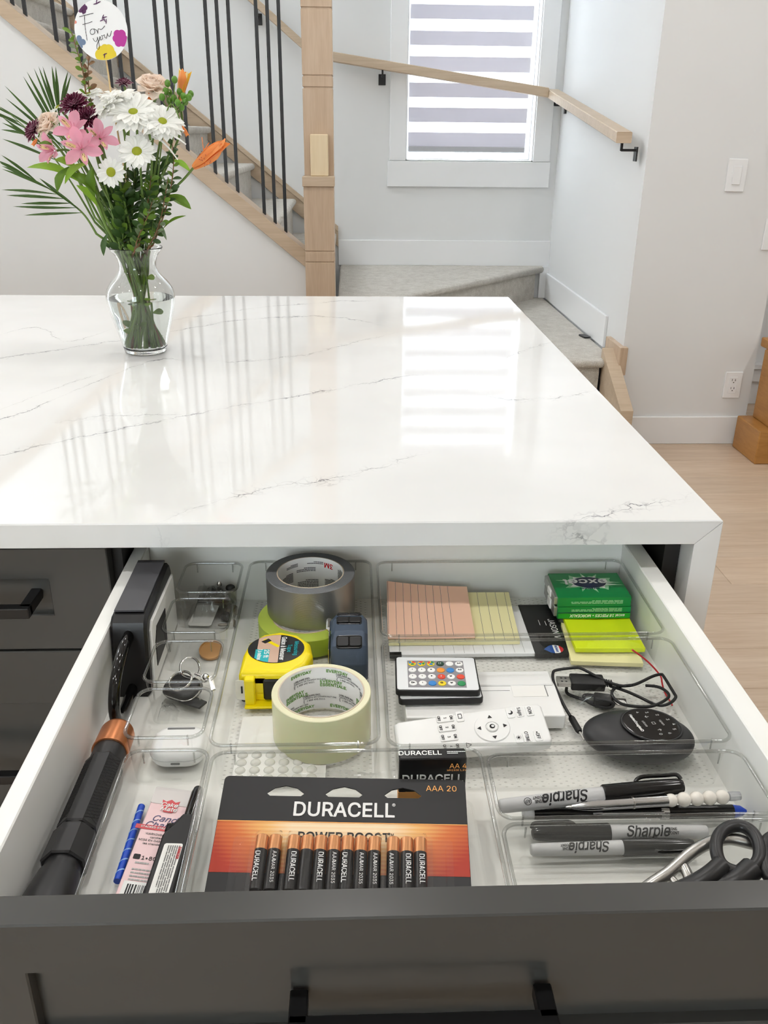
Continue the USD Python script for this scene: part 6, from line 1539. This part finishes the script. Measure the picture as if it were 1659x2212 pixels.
def leaf(t, p, q, w_, m, name='leaf', up=(0, -.6, .8), cup=.18, curl=.12, tip=.8, wave=0.0):
    p, q = np.asarray(p, float), np.asarray(q, float); d_ = q - p; L = np.linalg.norm(d_); x_ = d_ / L
    u_ = np.asarray(up, float); u_ = u_ - x_ * (u_ @ x_); u_ = unit(u_); y_ = np.cross(u_, x_)
    P_ = petal(L, w_, cup, 0, tip, 9, 5, .12, wave)
    P_[..., 2] += curl * L * np.sin(P_[..., 0] / L * PI)
    m_ = pl(P_); m_.vertices = p + m_.vertices @ np.stack([x_, y_, u_])
    return obj(name, m_, m, t, smooth=70)
leaf(ol, at(412, 372, y=.802), at(372, 346, y=.800), .014, 'bract')
leaf(ol, at(358, 423, y=.815), at(413, 452, y=.800), .022, 'leaf_green')
leaf(ol, at(352, 495, y=.82), at(402, 466, y=.815), .008, 'leaf_green')
for (label, a_, b_, y_) in (('small orange bud peeking out below the green berries', (325, 228), (321, 200), .835), ('small orange bud at the right edge of the white daisies', (394, 272), (406, 295), .800), ('small orange bud under the far left dark flower', (80, 300), (70, 315), .815)):
    t = bud('orange_bud', label, at(*a_, y=y_), at(*b_, y=y_), .0055, 'lily_orange', 9, .05, 5)
    stem(t, at(*a_, y=y_), np.array(at(*b_, y=y_)) - at(*a_, y=y_), int(a_[0]), .0012)

# hypericum berries
hy = thing('berry_sprig', 'sprig of round green berries at the right of the bouquet', 'berries', (0, 0, 0))
Hb = at(372, 250, y=.830)
for (x_, y_) in ((377, 172), (362, 180), (366, 200), (388, 198), (396, 208), (412, 203), (408, 210), (358, 197), (376, 212), (384, 222), (400, 220), (366, 218), (392, 232), (350, 210)):
    r_ = random.Random(x_ * 7 + y_); c_ = at(x_, y_, y=.835 + r_.uniform(-.02, .02))
    b_ = obj('berry', ball(.0054, c_, 2, (1, 1, 1.15)) if False else mv(ball(.0054, sub=2, sc=(1, 1, 1.18)), c_), 'berry_green', hy, smooth=True)
    obj('stalk', tube(smooth_path([c_ - (0, 0, .004), (c_ + Hb) / 2 - (0, 0, .004), Hb], 8), .0009, 5), 'stem_green', b_, smooth=60)
stem(hy, Hb, (.1, -.1, 1), 71, .0020)

# palm fronds
def frond(label, pts, y, lets, seed):
    """A palm frond: pts along its rib in the picture, lets: (position on the rib, tip) of each leaflet."""
    t = thing('palm_frond', label, 'palm leaf', (0, 0, 0), group='palm fronds')
    rib = smooth_path([at(a, b, y=y + .03 * (i / len(pts))) for i, (a, b) in enumerate(pts)], 40)
    foot = smooth_path([rib[0], NECK + (-.014, .006, .006), NECK + (-.010, .006, -.03), FOOT + (.012, .008, 0)], 30)
    obj('rib', tube(np.vstack([rib[::-1], foot[1:]]), np.r_[np.linspace(.0007, .0022, 40), np.full(29, .0024)], 6), 'stem_green', t, smooth=60)
    r_ = random.Random(seed)
    for f_, a, b in lets:
        p = rib[min(39, int(f_ * 39))]; q = at(a, b, y=y + r_.uniform(-.03, .03))
        leaf(t, p, q, r_.uniform(.0046, .0060), 'palm_green', 'leaflet', up=(.2, -.8, .5), cup=.3, curl=r_.uniform(-.03, .05), tip=.95)
    return t
frond('tall palm frond fanning up behind the left of the bouquet', [(205, 470), (165, 380), (140, 320), (128, 265), (130, 240)], .885,
      [(.55, 10, 185), (.60, 12, 212), (.66, 50, 165), (.70, 58, 155), (.76, 73, 147), (.80, 83, 143), (.85, 92, 143), (.90, 112, 142), (.95, 120, 143), (.99, 147, 153), (.98, 154, 160), (.62, -10, 225)], 1)
frond('palm frond reaching out to the left edge', [(205, 480), (170, 420), (120, 345), (70, 290), (20, 245)], .845,
      [(.60, 4, 252), (.68, 4, 265), (.76, 2, 280), (.84, -12, 240), (.90, -20, 245), (.52, 5, 300), (.60, 90, 235), (.99, -22, 225)], 2)
frond('low palm frond sweeping left from the vase', [(208, 505), (180, 462), (140, 430), (90, 398), (40, 372)], .800,
      [(.28, 52, 465), (.35, 28, 446), (.42, 45, 440), (.50, 14, 422), (.58, 3, 410), (.66, 4, 365), (.74, 3, 358), (.82, 3, 335), (.9, -10, 345), (.30, 100, 400), (.45, 85, 385), (.99, 0, 352)], 3)
# leaves of the pink lilies, bending over
gl = thing('leaf_spray', 'bright green strap leaves below the pink lilies', 'leaves', (0, 0, 0))
for (a, b, c_, d_, w_, y0_, y1_, m_) in ((175, 395, 58, 362, .020, .775, .760, 'leaf_bright'), (150, 360, 124, 415, .018, .765, .750, 'leaf_green'), (168, 370, 118, 345, .022, .770, .755, 'leaf_bright'), (192, 352, 140, 398, .018, .760, .748, 'leaf_bright'), (210, 420, 150, 375, .022, .775, .765, 'leaf_green'),
                                          (205, 425, 200, 360, .020, .780, .765, 'leaf_green'), (210, 445, 165, 400, .016, .785, .775, 'leaf_bright'), (120, 318, 82, 312, .010, .765, .750, 'leaf_green')):
    leaf(gl, at(a, b, y=y0_), at(c_, d_, y=y1_), w_, m_, curl=.16)
obj('stem', tube(smooth_path([at(160, 360, y=.775), at(205, 430, y=.785), at(235, 500, y=.805), NECK + (-.008, -.018, 0), FOOT + (.020, .01, 0)], 40), .0030, 8), 'stem_green', gl, smooth=60)
obj('stem', tube(smooth_path([at(205, 400, y=.790), at(228, 470, y=.800), NECK + (-.004, -.020, .01), FOOT + (.004, -.02, 0)], 40), .0030, 8), 'stem_green', gl, smooth=60)
# leafy twigs
def twig(label, pts, y, nleaf, size, m, seed, mstem='twig_brown', down=True, name='leafy_twig'):
    t = thing(name, label, 'leaves', (0, 0, 0)); r_ = random.Random(seed)
    P_ = smooth_path([at(a, b, y=y) for a, b in pts], 50)
    foot = smooth_path([P_[0], NECK + (r_.uniform(-.02, .022), r_.uniform(-.015, .015), .0), FOOT + (r_.uniform(-.02, .02), r_.uniform(-.02, .02), 0)], 24)
    obj('twig', tube(np.vstack([P_[::-1], foot[1:]]), np.r_[np.linspace(.0008, .0017, 50), np.full(23, .0018)], 6), mstem, t, smooth=60)
    for k in range(nleaf):
        f_ = .02 + .96 * k / (nleaf - 1); p = P_[int(f_ * 49)]; d_ = unit(P_[min(49, int(f_ * 49) + 1)] - P_[max(0, int(f_ * 49) - 1)])
        a_ = k * 2.4 + r_.uniform(-.4, .4); s_ = unit(np.cross(d_, (0, 1.0, 0))); w2 = np.cross(d_, s_)
        o = unit(s_ * math.cos(a_) + w2 * math.sin(a_) + d_ * r_.uniform(.3, .8))
        L = size * r_.uniform(.75, 1.15)
        leaf(t, p, p + o * L, L * .55, m if not isinstance(m, tuple) else r_.choice(m), up=tuple(unit(np.array([0, -.6, .7]) + np.array([r_.uniform(-.5, .5) for _ in range(3)]))), curl=.06, tip=.55, cup=.1)
    return t
twig('leafy twig standing tall at the left of the round gift card', [(190, 260), (185, 200), (178, 150), (165, 105), (155, 70)], .875, 30, .016, ('leaf_green', 'leaf_green', 'leaf_grey'), 81)
twig('leafy twig beside the tall one with brown curled leaves', [(200, 250), (192, 190), (190, 150), (193, 120)], .885, 12, .016, 'twig_brown', 82)
twig('dense leafy twig on the right side above the vase', [(330, 530), (352, 470), (368, 410), (375, 350), (372, 310)], .790, 40, .017, ('leaf_dark', 'leaf_green', 'leaf_dark'), 83)
twig('leafy twig at the right of the vase mouth', [(320, 535), (338, 500), (352, 450), (362, 390)], .775, 30, .016, ('leaf_green', 'leaf_grey', 'leaf_dark'), 84)
twig('leafy twig in front of the vase mouth', [(290, 545), (300, 510), (318, 470), (330, 430)], .770, 26, .018, ('leaf_dark', 'leaf_green', 'leaf_grey'), 85)
twig('dark leafy twig in the middle of the bouquet', [(280, 540), (285, 480), (290, 420), (300, 370)], .830, 56, .028, 'leaf_dark', 86, 'stem_green')
twig('dark leafy twig behind the stems on the left', [(250, 540), (255, 480), (245, 430), (235, 390)], .845, 46, .026, 'leaf_dark', 87, 'stem_green')
twig('dark leafy twig filling the right of the bouquet behind the daisies', [(300, 540), (322, 480), (340, 420), (345, 340)], .850, 56, .028, 'leaf_dark', 88, 'stem_green')
twig('dark leafy twig at the heart of the bouquet under the lowest daisy', [(262, 540), (268, 490), (270, 440), (262, 400)], .810, 46, .026, ('leaf_dark', 'leaf_dark', 'leaf_green'), 89, 'stem_green')
twig('green leafy twig right of the lowest daisy', [(300, 530), (312, 470), (322, 420), (326, 380)], .800, 40, .022, ('leaf_dark', 'leaf_green'), 90)
# leaves and stems under water
ws = thing('cut_stems', 'bundle of brown and green cut stems standing in the vase water', 'stems', (0, 0, 0))
for k in range(9):
    r_ = random.Random(900 + k); a_ = r_.uniform(0, 2 * PI)
    p, q = NECK + (.022 * math.cos(a_), .022 * math.sin(a_), .03), FOOT + (-.028 * math.cos(a_ + .3), -.028 * math.sin(a_ + .3), 0)
    obj('stem', tube(smooth_path([p, (p + q) / 2 + (r_.uniform(-.004, .004), 0, 0), q], 16), r_.uniform(.0018, .0034), 7), ('stem_green', 'twig_brown', 'leaf_bright', 'stem_green')[k % 4], ws, smooth=60)
for k in range(16):
    r_ = random.Random(950 + k); a_ = r_.uniform(0, 2 * PI); z_ = r_.uniform(.03, .165); R_ = min(.030, float(vf(z_)) - .012)
    p = VC + np.array([R_ * .5 * math.cos(a_), R_ * .5 * math.sin(a_), z_]); q = VC + np.array([R_ * math.cos(a_ + .4), R_ * math.sin(a_ + .4), z_ + r_.uniform(-.004, .018)])
    leaf(ws, p, q, .012, r_.choice(('leaf_bright', 'leaf_green', 'leaf_grey')), up=(math.cos(a_) * .4, -.8, .3), tip=.5)
lf = thing('drooping_leaf', 'dark narrow leaf hanging over the vase rim at the left', 'leaf', (0, 0, 0))
leaf(lf, at(232, 505, y=.800), at(224, 553, y=.772), .012, 'leaf_dark', up=(-.2, -1, .2))
obj('stalk', tube(smooth_path([at(232, 505, y=.800), at(236, 520, y=.81), NECK + (-.022, -.012, .0)], 12), .0010, 6), 'stem_green', lf, smooth=60)
lf = thing('drooping_leaf', 'narrow blue-grey leaf hanging right of the vase rim', 'leaf', (0, 0, 0))
leaf(lf, at(340, 475, y=.800), at(360, 519, y=.790), .007, 'leaf_grey', up=(.3, -1, .2))
obj('stalk', tube(smooth_path([at(340, 475, y=.800), at(335, 490, y=.81), NECK + (.020, -.012, .0)], 12), .0010, 6), 'stem_green', lf, smooth=60)

# the round gift card on a stick
gc = thing('gift_card', 'round white For you card with printed flowers on a wooden stick', 'gift card', (0, 0, 0))
GC = at(218, 65, y=.835); GR = .0470
gx_ = unit([1, -.10, .02]); gy_ = unit(np.array([0, .06, 1.0])); 
ong = lambda m, x_=0, y_=0, z_=0: frame_to(mv(m, (x_, y_, z_)), GC, gx_, gy_)
obj('disc', ong(slab(np.array([(GR * math.cos(a), GR * math.sin(a)) for a in np.linspace(0, 2 * PI, 64, endpoint=False)]), -.0012, .0, .0003)), 'card_white', gc, smooth=30)
obj('stick', tube([at(228, 122, y=.8372), at(234, 160, y=.840), at(240, 205, y=.846), NECK + (.004, .012, .0), FOOT + (-.006, -.016, .002)], .0016, 8), 'bamboo', gc, smooth=60)
pm('print_magenta', S(186, 40, 150), .5); pm('print_purple', S(84, 30, 84), .5); pm('print_yellow', S(232, 206, 40), .5); pm('print_blue', S(110, 130, 160), .5); pm('print_pinkred', S(236, 150, 130), .5)
def blot(cx, cy, r, n_, seed, m, name='printed_flower'):
    r_ = random.Random(seed)
    g_ = shapely.union_all([Point(cx + r * .55 * math.cos(k * 2 * PI / n_), cy + r * .55 * math.sin(k * 2 * PI / n_)).buffer(r * r_.uniform(.40, .55), 6) for k in range(n_)] + [Point(cx, cy).buffer(r * .6, 6)])
    g_ = g_.intersection(Point(0, 0).buffer(GR - .0004, 48))
    return obj(name, ong(cat([extrude(q, 0, .0002) for q in getattr(g_, 'geoms', [g_])]), z_=.0001), m, gc, smooth=False)
blot(.0325, -.0135, .0135, 6, 1, 'print_magenta'); blot(.0040, -.0385, .0175, 8, 2, 'print_yellow'); blot(-.0285, .0345, .0090, 5, 3, 'print_purple'); blot(-.0400, -.0180, .0110, 4, 4, 'print_blue'); blot(-.0465, .0130, .0050, 3, 5, 'print_pinkred')
k_ = [ong(mv(extrude(affinity.rotate(affinity.scale(Point(0, 0).buffer(1, 6), .0042, .0008), a_), 0, .0002), (x_, y_, 0)), z_=.0006) for (x_, y_, a_) in ((.0060, .0200, 60), (.0080, .0160, 110), (.0040, .0150, 20), (.0095, .0195, 10), (.0110, .0130, 80), (-.0020, .0440, 70), (.0010, .0420, 20), (-.0045, .0400, 10), (.0020, -.0400, 80), (.0030, -.0375, 20), (-.0265, .0315, 30), (-.0290, .0280, 100))]
obj('printed_sprigs', cat(k_), 'print_purple', gc, smooth=False)
def script(strokes, sc_, ox, oy, w_=.00042):
    return cat([ong(tube(smooth_path(np.c_[np.asarray(s_) * sc_, np.zeros(len(s_))], 30), w_, 5), ox, oy, .0004) for s_ in strokes])
FORW = [[(-.9, 3.1), (.3, 3.35), (2.1, 3.7)], [(.2, 3.4), (.1, 1.5), (.2, -1.2)], [(-.4, 1.7), (.6, 1.9), (1.7, 2.2)], [(1.6, .9), (1.1, .6), (1.1, 0), (1.6, -.1), (2.0, .4), (1.8, .9), (2.1, .8), (2.5, .5), (2.6, 0), (2.8, .9), (3.1, .8), (3.5, .8), (4.2, 1.4)]]
_c, _s = math.cos(math.radians(15)), math.sin(math.radians(15))
YOU = [[(x_ * _c - y_ * _s, x_ * _s + y_ * _c) for x_, y_ in q_] for q_ in [[(0, 1), (.2, .2), (.7, .2), (1.1, 1.0), (1.0, 0), (.6, -1.5), (.1, -1.4), (.5, -.4), (1.4, .3), (1.9, .9), (1.7, .9), (1.5, .3), (1.9, .1), (2.3, .6), (2.1, 1), (2.5, .8), (2.9, 1.0), (2.8, .2), (3.2, .2), (3.7, 1.1), (3.7, .3), (4.1, .3), (4.8, 1.2)]]]
obj('lettering', cat([script(FORW, .0085, -.0280, -.0055), script(YOU, .0074, -.0135, -.0195)]), 'ink_black', gc, smooth=60)
